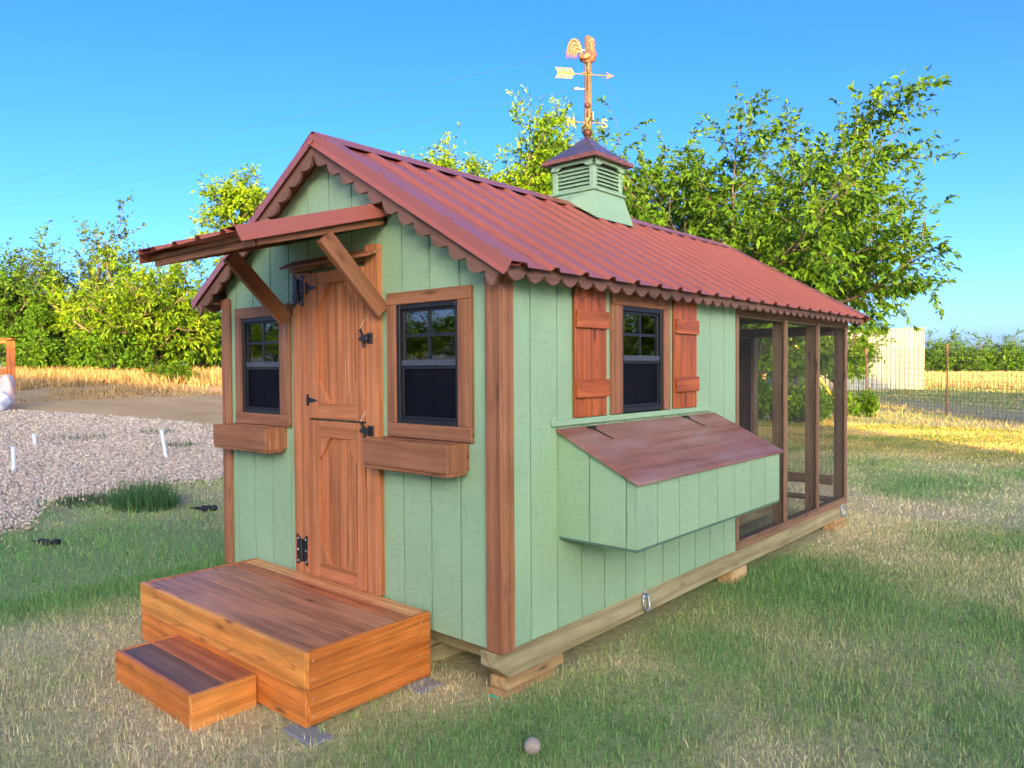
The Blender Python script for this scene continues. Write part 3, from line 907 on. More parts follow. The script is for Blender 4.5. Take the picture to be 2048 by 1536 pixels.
# ---- main roof
YF, YB = -.118, 4.93
for s in (1, -1):
    # frame: axis0 = along ridge (+Y), axis1 = down slope, axis2 = normal
    a = Vector((s*math.cos(TH), 0, -math.sin(TH))); n = Vector((s*math.sin(TH), 0, math.cos(TH)))
    F = Matrix(((0, a.x, n.x, RX), (1, a.y, n.y, 0), (0, a.z, n.z, RZ), (0, 0, 0, 1)))
    SLEN = (1.41)/math.cos(TH)
    y = YF; pw = .9144
    deck = MB(F).box((YF+.02, .015, -.030), (YB-.02, SLEN-.04, -.004)).build('roof_deck', SCAL, coop)
    k = 0
    while y < YB-.05:
        y1 = min(y+pw, YB)
        sheet(F, rib_profile(y, y1, .2286, YF+.09), .03, SLEN, 'roof_panel', 0)
        y = y1; k += 1
    # rake trim front and back
    for e, ye in ((-1, YF), (1, YB)):
        m = MB(F)
        P = [(ye-e*.105, .0205), (ye+e*.002, .0225), (ye+e*.006, -.022), (ye+e*.020, -.044), (ye+e*.017, -.046), (ye+e*.003, -.023), (ye-e*.001, .0195), (ye-e*.105, .0185)]
        m.prism([(p[0], p[1]) for p in P], .0, SLEN+.004, 1)
        m.build('rake_trim', M_RTRIM, coop)
        if e < 0:
            for t in (.06, .62, 1.18, 1.52):
                MB(F).ball((ye+.028, t, .024), (.009, .009, .007), 8, 6).build('roof_screw', M_RTRIM, coop)
    # scalloped rake boards (front and back)
    pitchs = .1326
    for ye0, ye1 in ((YF-.001, YF+.017), (YB-.022, YB-.003)):
        pts = [(.0, -.033), (SLEN-.035, -.033)]
        # lower edge: arcs from the eave back up to the ridge
        nsc = int((SLEN-.03)/pitchs)
        top = 0.0; st = (SLEN-.035)
        arc = []
        cus = [.060+pitchs*k for k in range(0, 13)]
        cus = [c for c in cus if c < st-.02]
        arcp = [(0.0, -.115)]
        prev = 0.0
        for c0, c1 in zip([-.072]+cus, cus+[st+.03]):
            for q_ in range(9):
                t = q_/8
                x = c0+(c1-c0)*t
                if x < 0 or x > st: continue
                # scallop sags towards the eave side
                d = .040*math.sin(math.pi*t**.85)
                arcp.append((x, -.082-d))
        arcp = [p for p in arcp if p[0] > .004]
        # mitred ends: at the ridge the board is cut plumb
        tan = math.tan(TH)
        poly = [(.033*tan, -.033), (st, -.033)] + arcp[::-1] + [(.095*tan, -.095)]
        poly = [p for p in poly if p[0] >= -p[1]*tan-1e-6 or p in ((.033*tan, -.033), (.095*tan, -.095))]
        m = MB(F)
        m.prism([(p[0], p[1]) for p in poly], ye0, ye1, 0)
        fr = frame_from(F @ Vector((YF, .8, -.08)), a, n)
        m.build('scalloped_trim', SCAL, coop, frame=fr)
# ridge cap
m = MB()
ca, sa = math.cos(TH), math.sin(TH)
def capside(s, off, w):
    return [(RX+s*w*ca+s*sa*off, RZ-w*sa+ca*off)]
P = []
for s, seq in ((1, [(.122, .0198), (.112, .0205)]), ):
    for w, o_ in seq: P += capside(1, o_, w)
P += [(RX+.012, RZ+.0225), (RX-.012, RZ+.0225)]
P += capside(-1, .0205, .112)+capside(-1, .0198, .122)
Q = capside(-1, .0185, .1215)+capside(-1, .0188, .112)+[(RX-.011, RZ+.0205), (RX+.011, RZ+.0205)]+capside(1, .0188, .112)+capside(1, .0185, .1215)
m.prism(P+Q, YF-.006, YB+.006, 1)
m.build('ridge_cap', M_RTRIM, coop)
MB().prism([(RX-.10, RZ-.075), (RX, RZ-.012), (RX+.10, RZ-.075), (RX, RZ-.15)], YF+.03, YB-.03, 1).build('ridge_beam', DARKW, coop)

# scalloped eave boards
for s, xo in ((1, .122), (-1, -Wd-.122)):
    pts = [(YF+.018, 1.722), (YB-.025, 1.722)]
    arc = []
    y = YF+.018; pit = .1285
    nk = int(round((YB-.025-y)/pit))
    pit = (YB-.025-y)/nk
    for k in range(nk):
        for q_ in range(8):
            t = q_/8
            arc.append((y+(k+t)*pit, 1.692-.040*math.sin(math.pi*t)**.8))
    arc.append((YB-.025, 1.692))
    MB().prism(pts+arc[::-1], xo-.009, xo+.009, 0).build('scalloped_trim', SCAL, coop, frame=frame_from((xo, 2.4, 1.69), (0, 1, 0)))
    x_in = 0.036 if s > 0 else -Wd-.036
    MB().box((min(x_in, xo-s*.011), YF+.02, 1.700), (max(x_in, xo-s*.011), YB-.026, 1.712)).build('soffit', SCAL, coop)

# ---- shutters on the right wall
def shutter(a0, a1):
    T = TS
    sh = MB(T).box((a0+.004, .0135, 1.032), (a1-.004, .017, 1.738)).build('shutter', DARKW, coop)
    w = (a1-a0)/3
    for k in range(3):
        MB(T).box((a0+k*w+.0015, .0172, 1.026), (a0+(k+1)*w-.0015, .036, 1.742)).build('plank', SHUT[2], sh, bevel=.003)
    for z0, z1 in ((1.125, 1.215), (1.475, 1.562)):
        MB(T).box((a0-.001, .0365, z0), (a1-.003, .056, z1)).build('batten', SHUT[1], sh, bevel=.003)
shutter(.520, .798)
shutter(1.521, 1.800)

# ---- nest box
def nest():
    y0, y1, D = .410, 2.062, .455
    z0, zf, zw = .452, .752, .972
    def zt(x): return zw+(zf-zw)*x/D
    nb = MB().prism([(.0145, z0+.004), (D-.012, z0+.004), (D-.012, zf-.008), (.0145, zw-.008)], y0+.012, y1-.012, 1).build('nest_box', M_GROOVE, coop)
    ey = [y0, .591, .801, 1.011, 1.218, 1.427, 1.638, 1.841, y1]
    for e0, e1 in zip(ey[:-1], ey[1:]):
        MB().box((D-.0118, e0+(.0 if e0 == y0 else .004), z0), (D, e1-(.0 if e1 == y1 else .004), zf-.006)).build('siding_board', M_SIDE, nb)
    ex = [.014, .195, .398, D-.012]
    for sy0, sy1 in ((y0, y0+.0118), (y1-.0118, y1)):
        for e0, e1 in zip(ex[:-1], ex[1:]):
            p0 = e0+(.0 if e0 < .02 else .0035); p1 = e1-(.0005 if e1 > .44 else .0035)
            MB().prism([(p0, z0), (p1, z0), (p1, zt(p1)-.006), (p0, zt(p0)-.006)], sy0, sy1, 1).build('siding_board', M_SIDE, nb)
    MB().box((.0145, y0+.001, z0-.012), (D-.001, y1-.001, z0-.001)).build('bottom_panel', M_GROOVE, nb)
    # lid
    th = .014; ov = .022
    x0, x1 = .016, D+.020
    lid = MB().prism([(x0, zt(x0)+.001), (x1, zt(x1)+.001), (x1, zt(x1)+th), (x0, zt(x0)+th)], y0-.024, y1+.022, 1).build('nest_box_lid', M_LID, nb, bevel=.002)
    MB().box((.0145, .345, .992), (.036, 1.999, 1.0225)).build('top_strip', M_SIDE_H, nb, bevel=.003)
    sl = (zf-zw)/D
    for yc in (.655, 1.652):
        F = Matrix(((1, 0, 0, 0), (0, 1, 0, 0), (sl, 0, 1, zw+th+.002), (0, 0, 0, 1)))
        h = MB(F)
        h.box((.030, yc-.035, 0), (.046, yc+.035, .004))
        h.prism([(.046, yc-.012), (.150, yc-.003+.03), (.150, yc+.003+.03), (.046, yc+.012)], .0, .003, 2)
        h.build('strap_hinge', M_IRON, lid)
nest()

# ---- screened run
BH = 1.62
def run():
    # bottom and top plates, posts on the three open sides
    MB().box((-.090, Lc+.001, .0), (0, Lr, .038)).build('bottom_plate', TREATD[1], coop, bevel=.003)
    MB().box((.0005, Lc-.002, -.004), (.020, Lr+.001, .060)).build('bottom_trim', RUNT[1], coop, bevel=.003)
    MB().box((-.090, Lc+.001, BH), (0, Lr, 1.70)).build('top_plate', TREATD[1], coop, bevel=.003)
    MB().box((.0005, Lc-.002, BH+.018), (.020, Lr+.001, 1.70)).build('top_trim', RUNT[1], coop, bevel=.003)
    posts = [(Lc+.002, .038), (3.305, .038), (4.025, .038), (Lr-.044, .038)]
    for y, w in posts:
        MB().box((-.090, y, .039), (0, y+w, BH-.001)).build('post', TREATD[2], coop, bevel=.003)
        wd_ = .052
        yy = y-.012 if y < 4.7 else y-.012
        MB().box((.0005, yy, .061), (.019, yy+wd_, BH+.017)).build('post_trim', RUNT[2], coop, bevel=.003)
    for y in (Lc+.002, 3.305, 4.025, Lr-.044):
        MB().box((-Wd, y, .039), (-Wd+.09, y+.038, BH-.001)).build('post', TREATD[2], coop, bevel=.003)
    MB().box((-Wd, Lc+.001, .0), (-Wd+.09, Lr, .038)).build('bottom_plate', TREATD[1], coop, bevel=.003)
    MB().box((-Wd, Lc+.001, BH), (-Wd+.09, Lr, 1.70)).build('top_plate', TREATD[1], coop, bevel=.003)
    # back wall
    MB().box((-Wd+.091, Lr-.09, .0), (-.091, Lr, .038)).build('bottom_plate', TREATD[0], coop, bevel=.003)
    MB().box((-Wd+.091, Lr-.09, .16), (-.091, Lr-.05, .25)).build('kick_rail', TREATD[0], coop, bevel=.003)
    MB().box((-Wd+.091, Lr-.09, BH-.06), (-.091, Lr, BH+.03)).build('top_plate', TREATD[0], coop, bevel=.003)
    for x in (-.880, -1.70):
        MB().box((x, Lr-.09, .039), (x+.038, Lr, BH-.061)).build('post', TREATD[2], coop, bevel=.003)
    for k in range(6):
        MB().box((-1.66+k*.13, Lr-.075, .05), (-1.532+k*.13-.004, Lr-.05, BH-.063)).build('door_plank', DARKW, coop, bevel=.002)
    # gable end framing above the run
    MB().prism([(-Wd+.1, 1.702), (-.1, 1.702), (RX, 2.37)], Lr-.03, Lr-.012, 1).build('gable_panel', M_SIDE, coop)
    # hardware cloth
    def cloth(T, a0, a1, z0, z1, b, pitch=.0160, r=.00055):
        m = MB(T)
        for i in range(int((a1-a0)/pitch)+1):
            a = a0+i*pitch
            m.box((a-r, b-r, z0), (a+r, b+r, z1))
        for i in range(int((z1-z0)/pitch)+1):
            z = z0+i*pitch
            m.box((a0, b-3*r, z-r), (a1, b-r-.0001, z+r))
        return tag(m.build('wire_mesh', M_WIRE, coop), kind='stuff')
    for a0, a1 in ((Lc+.04, 3.305), (3.343, 4.025), (4.063, Lr-.044)):
        cloth(TS, a0, a1, .040, BH+.02, -.004)
        cloth(TL, a0, a1, .040, BH+.02, -.004, pitch=.0254)
    TBk = Matrix(((1, 0, 0, 0), (0, 1, 0, Lr), (0, 0, 1, 0), (0, 0, 0, 1)))
    cloth(TBk, -.84, -.095, .16, BH-.05, -.004, pitch=.0200)
    cloth(TBk, -2.39, -1.71, .16, BH-.05, -.004, pitch=.0254)
run()

# ---- skids under the building, tie-down rings
def skid(x0, x1):
    poly = [(-.034, -.006), (Lr-.10, -.006), (Lr-.10, -.132), (.055, -.140), (-.034, -.072)]
    MB().prism([(p[0], p[1]) for p in poly], x0, x1, 0).build('skid', TREAT[1], coop, bevel=.003)
skid(-.100, -.001); skid(-.66, -.57); skid(-1.30, -1.21); skid(-1.94, -1.85); skid(-Wd+.001, -Wd+.09)
MB().box((-Wd+.1, .07, -.09), (-.101, .105, -.006)).build('rim_joist', TREAT[0], coop)
def ring(y):
    r = MB()
    r.box((.0002, y-.019, -.030), (.004, y+.019, .004))
    r.tube([(.006, y-.020, -.036), (.006, y+.020, -.036)], .011, 10)
    r.box((.004, y-.015, -.058), (.009, y+.015, -.036))
    r.ball((.006, y, -.012), (.006, .008, .008), 8, 6)
    o = r.build('tie_down_clip', M_ZINC, coop, bevel=.001)
    pts = []
    for k in range(17):
        t = math.pi*k/16
        pts.append((.016+.010*math.sin(t), y-.030*math.cos(t), -.075-.042*math.sin(t)))
    pts = [(.010, y-.028, -.038), (.013, y-.030, -.055)]+pts+[(.013, y+.030, -.055), (.010, y+.028, -.038)]
    MB().tube(pts, .0062, 8).tube([(.010, y-.028, -.038), (.010, y+.028, -.038)], .0062, 8).build('tie_down_ring', M_ZINC, o, smooth=True)
ring(1.222); ring(4.70)

# ================================================================== CUPOLA
CX, CY = RX, 2.44
cup = empty('cupola', (CX, CY, 2.40), 'sage green louvred cupola with a copper roof on the coop ridge', 'cupola')
def square(m, c, w0, z0, w1, z1):
    x, y = c
    vs = [(x-w0, y-w0, z0), (x+w0, y-w0, z0), (x+w0, y+w0, z0), (x-w0, y+w0, z0), (x-w1, y-w1, z1), (x+w1, y-w1, z1), (x+w1, y+w1, z1), (x-w1, y+w1, z1)]
    m.add(vs, [(0, 3, 2, 1), (4, 5, 6, 7), (0, 1, 5, 4), (1, 2, 6, 5), (2, 3, 7, 6), (3, 0, 4, 7)])
C2 = (CX, CY)
# flared base sits over the ridge: sides cut to the roof slope
b = MB()
wb, wt, zt_ = .262, .205, 2.628
vs = []; fs = []
zr = lambda x: roofz(x)+.022
def ringpts(w, top):
    out = []
    for x, y in ((-1, -1), (0, -1), (1, -1), (1, 1), (0, 1), (-1, 1)):
        X = CX+x*w
        out.append((X, CY+y*w, zt_ if top else zr(X)))
    return out
lo, hi = ringpts(wb, False), ringpts(wt, True)
vs = lo+hi
fs = [(i, (i+1) % 6, 6+(i+1) % 6, 6+i) for i in range(6)]+[(6, 7, 8, 9, 10, 11)]
b.add(vs, fs)
b.build('base', M_SIDE_H, cup)
m = MB(); square(m, C2, .222, 2.629, .222, 2.646); m.build('base_ledge', M_SIDE_H, cup, bevel=.003)
m = MB(); square(m, C2, .150, 2.647, .150, 2.83); m.build('core', M_BLACK, cup)
for i, (sx, sy) in enumerate(((-1, -1), (1, -1), (1, 1), (-1, 1))):
    MB().box((CX+sx*.200, CY+sy*.200, 2.647), (CX+sx*.155, CY+sy*.155, 2.846)).build('corner_post', M_SIDE_H, cup, bevel=.003)
for fi, ang in enumerate((0, 90, 180, 270)):
    R_ = Matrix.Translation((CX, CY, 0)) @ Matrix.Rotation(rad(ang), 4, 'Z')
    for k in range(6):
        z = 2.662+k*.030
        MB(R_).prism([(-.192, z-.006), (-.192, z), (-.166, z+.026), (-.166, z+.020)], -.1545, .1545, 0).build('louver', M_SIDE_H, cup)
    MB(R_).box((-.1545, -.197, 2.6465), (.1545, -.172, 2.660)).build('sill', M_SIDE_H, cup)
    # arched head trim with clipped corners
    hw = .217
    MB(R_).prism([(-hw, 2.822), (-.135, 2.822), (-.118, 2.838), (-.095, 2.846), (.095, 2.846), (.118, 2.838), (.135, 2.822), (hw, 2.822), (hw, 2.872), (-hw, 2.872)], -.217, -.2005, 1).build('head_trim', M_SIDE_H, cup, bevel=.002)
m = MB()
prof = [(.258, 2.876), (.236, 2.915), (.175, 2.965), (.10, 3.025), (.03, 3.092), (.012, 3.108)]
vs = []
for w, z in prof:
    vs += [(CX-w, CY-w, z), (CX+w, CY-w, z), (CX+w, CY+w, z), (CX-w, CY+w, z)]
fs = []
for i in range(len(prof)-1):
    for k in range(4): fs.append((i*4+k, i*4+(k+1) % 4, i*4+4+(k+1) % 4, i*4+4+k))
fs.append((3, 2, 1, 0)); fs.append(tuple(range(len(vs)-4, len(vs))))
m.add(vs, fs)
m.build('copper_roof', M_COPR, cup)
m = MB()
for ang in (0, 90, 180, 270):
    R_ = Matrix.Translation((CX, CY, 0)) @ Matrix.Rotation(rad(ang), 4, 'Z')
    k = MB(R_).prism([(-.259, 2.872), (-.266, 2.872), (-.262, 2.903), (-.255, 2.900)], -.262, .262, 0)
    m.v += []; base = len(m.v); m.v += k.v; m.f += [[base+i for i in f] for f in k.f]
m.build('drip_edge', M_COPE, cup)

# ================================================================== WEATHERVANE
van = empty('weathervane', (CX, CY, 3.10), 'copper rooster weathervane with arrow standing on the cupola', 'weathervane')
DV = Vector((.63, .776, 0)).normalized()      # arrow direction
TV = Matrix(((DV.x, -DV.y, 0, CX), (DV.y, DV.x, 0, CY), (0, 0, 1, 0), (0, 0, 0, 1)))   # a along arrow, b across, c up
def V(): return MB(TV)
m = V().ball((0, 0, 3.142), .036, 20, 14); m.tube([(0, 0, 3.140), (0, 0, 3.1445)], .0385, 24); m.tube([(0, 0, 3.100), (0, 0, 3.112)], .020, 16)
m.build('large_ball', M_COPD, van, smooth=True)
V().tube([(0, 0, 3.17), (0, 0, 3.61)], .0055, 10).build('rod', M_COPD, van, smooth=True)
m = V().ball((0, 0, 3.362), .024, 18, 12); m.tube([(0, 0, 3.359), (0, 0, 3.365)], .0262, 20)
m.build('small_ball', M_COPD, van, smooth=True)
# compass arms and letters
m = V().tube([(-.115, 0, 3.225), (.115, 0, 3.225)], .0045, 8).tube([(0, -.115, 3.225), (0, .115, 3.225)], .0045, 8).tube([(0, 0, 3.19), (0, 0, 3.262)], .013, 12)
m.build('compass_arms', M_BRASS, van)
def letter(pts_list, c, ax, name):
    m = V()
    for poly in pts_list:
        P = []
        for x, z in poly: P.append((x, z))
        T_ = c
        if ax == 0: m.prism([(c[0]+x, c[2]+z) for x, z in P], c[1]-.004, c[1]+.004, 1)
        else: m.prism([(c[1]+x, c[2]+z) for x, z in P], c[0]-.004, c[0]+.004, 0)
    return m.build(name, M_BRASS, van)
def bar(x0, z0, x1, z1, w=.006):
    d = Vector((x1-x0, z1-z0)); n_ = Vector((-d.y, d.x)).normalized()*w
    return [(x0-n_.x, z0-n_.y), (x1-n_.x, z1-n_.y), (x1+n_.x, z1+n_.y), (x0+n_.x, z0+n_.y)]
NL = [bar(-.022, -.034, -.022, .034, .007), bar(.022, -.034, .022, .034, .007), bar(-.022, .034, .022, -.034, .008), bar(-.032, .033, -.012, .033, .0035), bar(.012, .033, .032, .033, .0035), bar(-.032, -.033, -.012, -.033, .0035)]
SP = [(.022, .020), (.012, .032), (-.008, .032), (-.021, .020), (-.015, .006), (.012, -.006), (.021, -.018), (.008, -.032), (-.012, -.032), (-.023, -.020)]
SL = [bar(*SP[i], *SP[i+1], .006) for i in range(len(SP)-1)]
EL = [bar(-.018, -.034, -.018, .034, .006), bar(-.02, .030, .022, .030, .005), bar(-.02, 0, .014, 0, .005), bar(-.02, -.030, .022, -.030, .005)]
WL = [bar(-.030, .034, -.015, -.034, .005), bar(-.015, -.034, 0, .020, .005), bar(0, .020, .015, -.034, .005), bar(.015, -.034, .030, .034, .005)]
letter(NL, (-.138, 0, 3.225), 0, 'letter_n'); letter(SL, (.138, 0, 3.225), 0, 'letter_s')
letter(EL, (0, -.138, 3.225), 1, 'letter_e'); letter(WL, (0, .138, 3.225), 1, 'letter_w')
# arrow
m = V().tube([(-.19, 0, 3.605), (.175, 0, 3.605)], .0048, 8)
m.build('arrow_shaft', M_BRASS, van)
m = V().prism([(.170, 3.605), (.150, 3.576), (.222, 3.605), (.150, 3.634)], -.004, .004, 1); m.build('arrow_head', M_COPD, van)
m = V()
for k in range(5):
    x = -.262+k*.028
    for s in (-1, 1):
        m.prism([(x, 3.605+s*.042), (x+.020, 3.605+s*.042), (x+.040, 3.605+s*.006), (x+.020, 3.605+s*.006)], -.0035, .0035, 1)
m.prism([(-.245, 3.600), (-.10, 3.600), (-.10, 3.610), (-.245, 3.610)], -.004, .004, 1)
m.build('arrow_fletching', M_BRASS, van)
m = V().tube([(-.055, 0, 3.602), (-.03, 0, 3.618), (.03, 0, 3.618), (.055, 0, 3.602)], [.004, .008, .008, .004], 8); m.build('perch', M_COPPER, van)
# rooster: one continuous body from tail root to beak
z0 = 3.60
sp = [(-.066, .165), (-.055, .150), (-.030, .135), (.0, .130), (.026, .142), (.040, .168), (.040, .196), (.034, .222), (.032, .245), (.040, .262), (.053, .262), (.062, .258), (.076, .2555)]
rr = [(.010, .008), (.022, .018), (.036, .028), (.044, .034), (.047, .036), (.041, .031), (.030, .023), (.022, .018), (.019, .016), (.019, .016), (.014, .012), (.006, .006), (.0015, .0015)]
V().tube([(a_, 0, z0+c_) for a_, c_ in sp], rr, 14, flat=(0, 0, 1)).build('rooster_body', M_COPPER, van, smooth=True)
m = V()
for x, z, h in ((.018, .272, .022), (.028, .284, .026), (.040, .288, .026), (.051, .282, .020)):
    m.ball((x, 0, z0+z), (.0095, .004, h*.62), 10, 8)
m.ball((.056, 0, z0+.236), (.008, .004, .016), 10, 8)
m.build('comb_and_wattle', M_COPPER, van, smooth=True)
m = V()
for k in range(7):
    t = k/6
    B0, B1 = Vector((-.042, .150)), Vector((-.052+.012*t, .315-.115*t))
    B2, B3 = Vector((-.165+.055*t, .325-.130*t)), Vector((-.172+.080*t, .115+.004*t))
    pts = []
    for q_ in range(12):
        u = q_/11
        c_ = B0*(1-u)**3+B1*3*u*(1-u)**2+B2*3*u*u*(1-u)+B3*u**3
        pts.append((c_.x, (k % 2-.5)*.010, z0+c_.y))
    m.tube(pts, [(.002+.0088*math.sin(math.pi*min(1, .12+.88*q_/11))**.7, .004) for q_ in range(12)], 8, flat=(1, 0, 0))
m.build('tail_feathers', M_COPPER, van, smooth=True)
for s in (-1, 1):
    m = V()
    m.tube([(.030, s*.034, z0+.160), (.0, s*.040, z0+.142), (-.035, s*.034, z0+.128), (-.055, s*.026, z0+.120)], [(.012, .006), (.028, .009), (.020, .007), (.004, .003)], 10, flat=(0, 0, 1))
    m.build('wing', M_COPPER, van, smooth=True)
    V().tube([(.010, s*.012, z0+.105), (.006, s*.011, z0+.070), (.0, s*.010, z0+.045), (.006, s*.010, z0+.014)], [.017, .009, .005, .005], 8).build('leg', M_COPPER, van, smooth=True)

# ================================================================== STEPS AND BLOCKS
st = empty('wooden_step', (-1.22, -.37, -.215), 'large cedar platform step in front of the coop door', 'step')
px0, px1, py0, py1, pz0, pz1 = -2.020, -.428, -.742, -.055, -.213, .100
t = .024
zm = -.058
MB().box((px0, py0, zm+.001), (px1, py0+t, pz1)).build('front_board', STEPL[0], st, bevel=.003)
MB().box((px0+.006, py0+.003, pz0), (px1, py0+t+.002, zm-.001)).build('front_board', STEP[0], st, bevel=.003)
MB().box((px1-t, py0+t+.0005, zm+.001), (px1, -.0365, pz1)).build('side_board', STEP[1], st, bevel=.003)
MB().box((px1-t, py0+t+.0025, pz0), (px1-.001, -.0365, zm-.001)).build('side_board', STEP[1], st, bevel=.003)
MB().box((px0, py0+t+.0005, zm+.001), (px0+t, -.0365, pz1)).build('side_board', STEP[1], st, bevel=.003)
MB().box((px0+.001, py0+t+.0025, pz0), (px0+t, -.0365, zm-.001)).build('side_board', STEP[1], st, bevel=.003)
ys = [py0+t+.001, py0+.150, py0+.278, py0+.402, py0+.520, py0+.612, -.036]
mats = [DECK_GREY, DECK_GREY, DECK_GREY, DECK_GREY, DECK_RED, DECK_TAN]
for y0_, y1_, mm in zip(ys[:-1], ys[1:], mats):
    MB().box((px0+t+.001, y0_+.0012, pz1-.028), (px1-t-.001, y1_-.0012, pz1-.002+random.uniform(-.0015, .0010))).build('plank', mm, st, bevel=.002)
for y_ in (-.70, -.10):
    for z_ in (.06, -.02, -.10, -.175):
        MB().ball((px1-.0005, y_, z_), (.0022, .0048, .0048), 8, 6).build('screw', M_ZINC, st)
st2 = empty('wooden_step', (-1.19, -.9, -.232), 'small low cedar step in front of the large platform', 'step')
qx0, qx1, qy0, qy1, qz0, qz1 = -1.582, -.797, -1.043, -.746, -.235, -.082
MB().box((qx0, qy0, qz0), (qx1-t-.0005, qy0+t, qz1)).build('front_board', STEP[0], st2, bevel=.003)
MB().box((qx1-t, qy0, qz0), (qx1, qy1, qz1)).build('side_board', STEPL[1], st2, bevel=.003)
MB().box((qx0, qy0+t+.0005, qz0), (qx0+t, qy1, qz1)).build('side_board', STEP[1], st2, bevel=.003)
MB().box((qx0+t+.001, qy0+t+.001, qz1-.028), (qx1-t-.001, qy0+.160, qz1-.003)).build('plank', DECK_DARK, st2, bevel=.002)
MB().box((qx0+t+.001, qy0+.163, qz1-.028), (qx1-t-.001, qy1, qz1-.002)).build('plank', DECK_RED, st2, bevel=.002)

def block(name, a, b_, mat, label, cat, group=None, bevel=.006):
    o = MB().box(a, b_).build(name, mat, None, bevel=bevel)
    return tag(o, label, cat, group)
block('concrete_paver', (-.52, -.80, -.262), (-.30, -.69, -.216), M_CONC, 'grey concrete paver under the near corner of the platform step', 'paver')
block('concrete_paver', (-.52, -.20, -.262), (-.33, -.05, -.214), M_CONC, 'grey concrete paver under the back corner of the platform step', 'paver')
block('concrete_paver', (-2.0, -.70, -.262), (-1.80, -.55, -.214), M_CONC, 'grey concrete paver under the far left corner of the platform step', 'paver')
BL = 'wood blocking under the coop'
block('wood_block', (-.105, .035, -.192), (.002, .46, -.1405), BLOCKW, 'orange pine block directly under the near corner of the skid', 'wood block', BL, .004)
b2_ = block('wood_block', (-.108, .012, -.258), (-.006, .40, -.1925), BLOCKW, 'lower pine block with a green tag on its end', 'wood block', BL, .004)
MB().box((-.088, .0085, -.246), (-.022, .0115, -.219)).build('paper_tag', M_TAG, b2_)
block('wood_block', (-.68, .05, -.192), (-.55, .35, -.1405), TREAT[1], 'upper pine block beneath the second skid beside the step', 'wood block', BL, .004)
block('wood_block', (-.67, .03, -.258), (-.56, .33, -.1925), TREAT[1], 'lower pine block beneath the second skid beside the step', 'wood block', BL, .004)
block('wood_block', (-.105, 2.38, -.255), (.004, 2.62, -.1405), BLOCKW, 'pine block under the skid where the run begins', 'wood block', BL, .004)
block('wood_block', (-.115, 4.55, -.25), (-.002, 4.86, -.134), BLOCKW, 'pine block under the far end of the skid', 'wood block', BL, .004)

# ball half sunk in the grass
o = MB().ball((.395, -.262, -.196), (.033, .034, .033), 24, 16).build('ball', M_STONE, None, smooth=True)
tag(o, 'small beige ball lying in the grass in the foreground', 'ball')

# ================================================================== LEFT SIDE THINGS
def on(x, y): return float(gz(x, y))
def pipe(x, y, h, lean, label):
    z = on(x, y)
    d = Vector((lean[0], lean[1], 1)).normalized()
    p = Vector((x, y, z-.05))
    m = MB().tube([p, p+d*h], .030, 14)
    o = m.build('pvc_pipe', M_PVC, None, smooth=False)
    MB().tube([p+d*(h-.06), p+d*(h+.004)], .036, 14).build('pipe_collar', M_PVC, o)
    return tag(o, label, 'pipe', 'white pipes standing in the gravel')
pipe(-10.3, .89, .42, (.0, .0), 'white plastic pipe standing upright in the gravel at the left edge')
pipe(-13.46, 2.08, .28, (-.05, .0), 'short white plastic pipe stub far back in the gravel')
pipe(-10.18, 3.04, .54, (-.07, -.12), 'white plastic pipe leaning in the gravel near the coop')

def clod(x, y, s, label):
    r = random.Random(int(x*100))
    m = MB()
    z = on(x, y)
    for k in range(9):
        m.ball((x+r.uniform(-1, 1)*s, y+r.uniform(-1, 1)*s*.6, z+s*.18+r.uniform(0, .2)*s), (s*r.uniform(.3, .55), s*r.uniform(.25, .4), s*r.uniform(.18, .38)), 8, 6)
    m.tube([(x-s*.8, y-s*.2, z+.02), (x-s*1.9, y-s*.9, z+.02)], [.02, .008], 6)
    tag(m.build('dark_clod', M_CLOD), label, 'clod')
clod(-5.0, -.28, .085, 'black crumpled scrap on the grass in front of the gravel')
clod(-5.43, 1.34, .095, 'black crumpled scrap at the grass edge beside the coop')

# ---- orange fence panel and feed bag at the left edge
fx, fy = -22.9, 4.25
fz = on(fx, fy)
FD = Vector((-.753, -.657, 0))           # panel runs out of frame to the left
fen = empty('garden_fence', (fx, fy, fz), 'orange stained timber fence panel with wire infill at the left edge', 'fence')
P0 = Vector((fx, fy, 0))
for k in range(2):
    p = P0+FD*(k*2.0)
    z = on(p.x, p.y)
    MB().box((p.x-.09, p.y-.09, z-.1), (p.x+.09, p.y+.09, z+1.88)).build('post', M_ORANGE[2], fen, bevel=.008)
for z, h in ((1.86, .10), (1.00, .16), (.12, .14)):
    beam('rail', P0+FD*.10+Vector((0, 0, fz+z)), P0+FD*1.90+Vector((0, 0, fz+z)), .05, h, M_ORANGE[0], fen)
beam('top_cap', P0-FD*.10+Vector((0, 0, fz+1.94)), P0+FD*2.1+Vector((0, 0, fz+1.94)), .20, .04, M_ORANGE[0], fen)
m = MB()
for k in range(18):
    p = P0+FD*(.12+k*.10)
    m.tube([p+Vector((0, 0, fz+.19)), p+Vector((0, 0, fz+1.81))], .006, 4)
for k in range(12):
    z = .25+k*.13
    m.tube([P0+FD*.1+Vector((0, 0, fz+z)), P0+FD*1.9+Vector((0, 0, fz+z))], .006, 4)
tag(m.build('wire_infill', M_FWIRE, fen), kind='stuff')
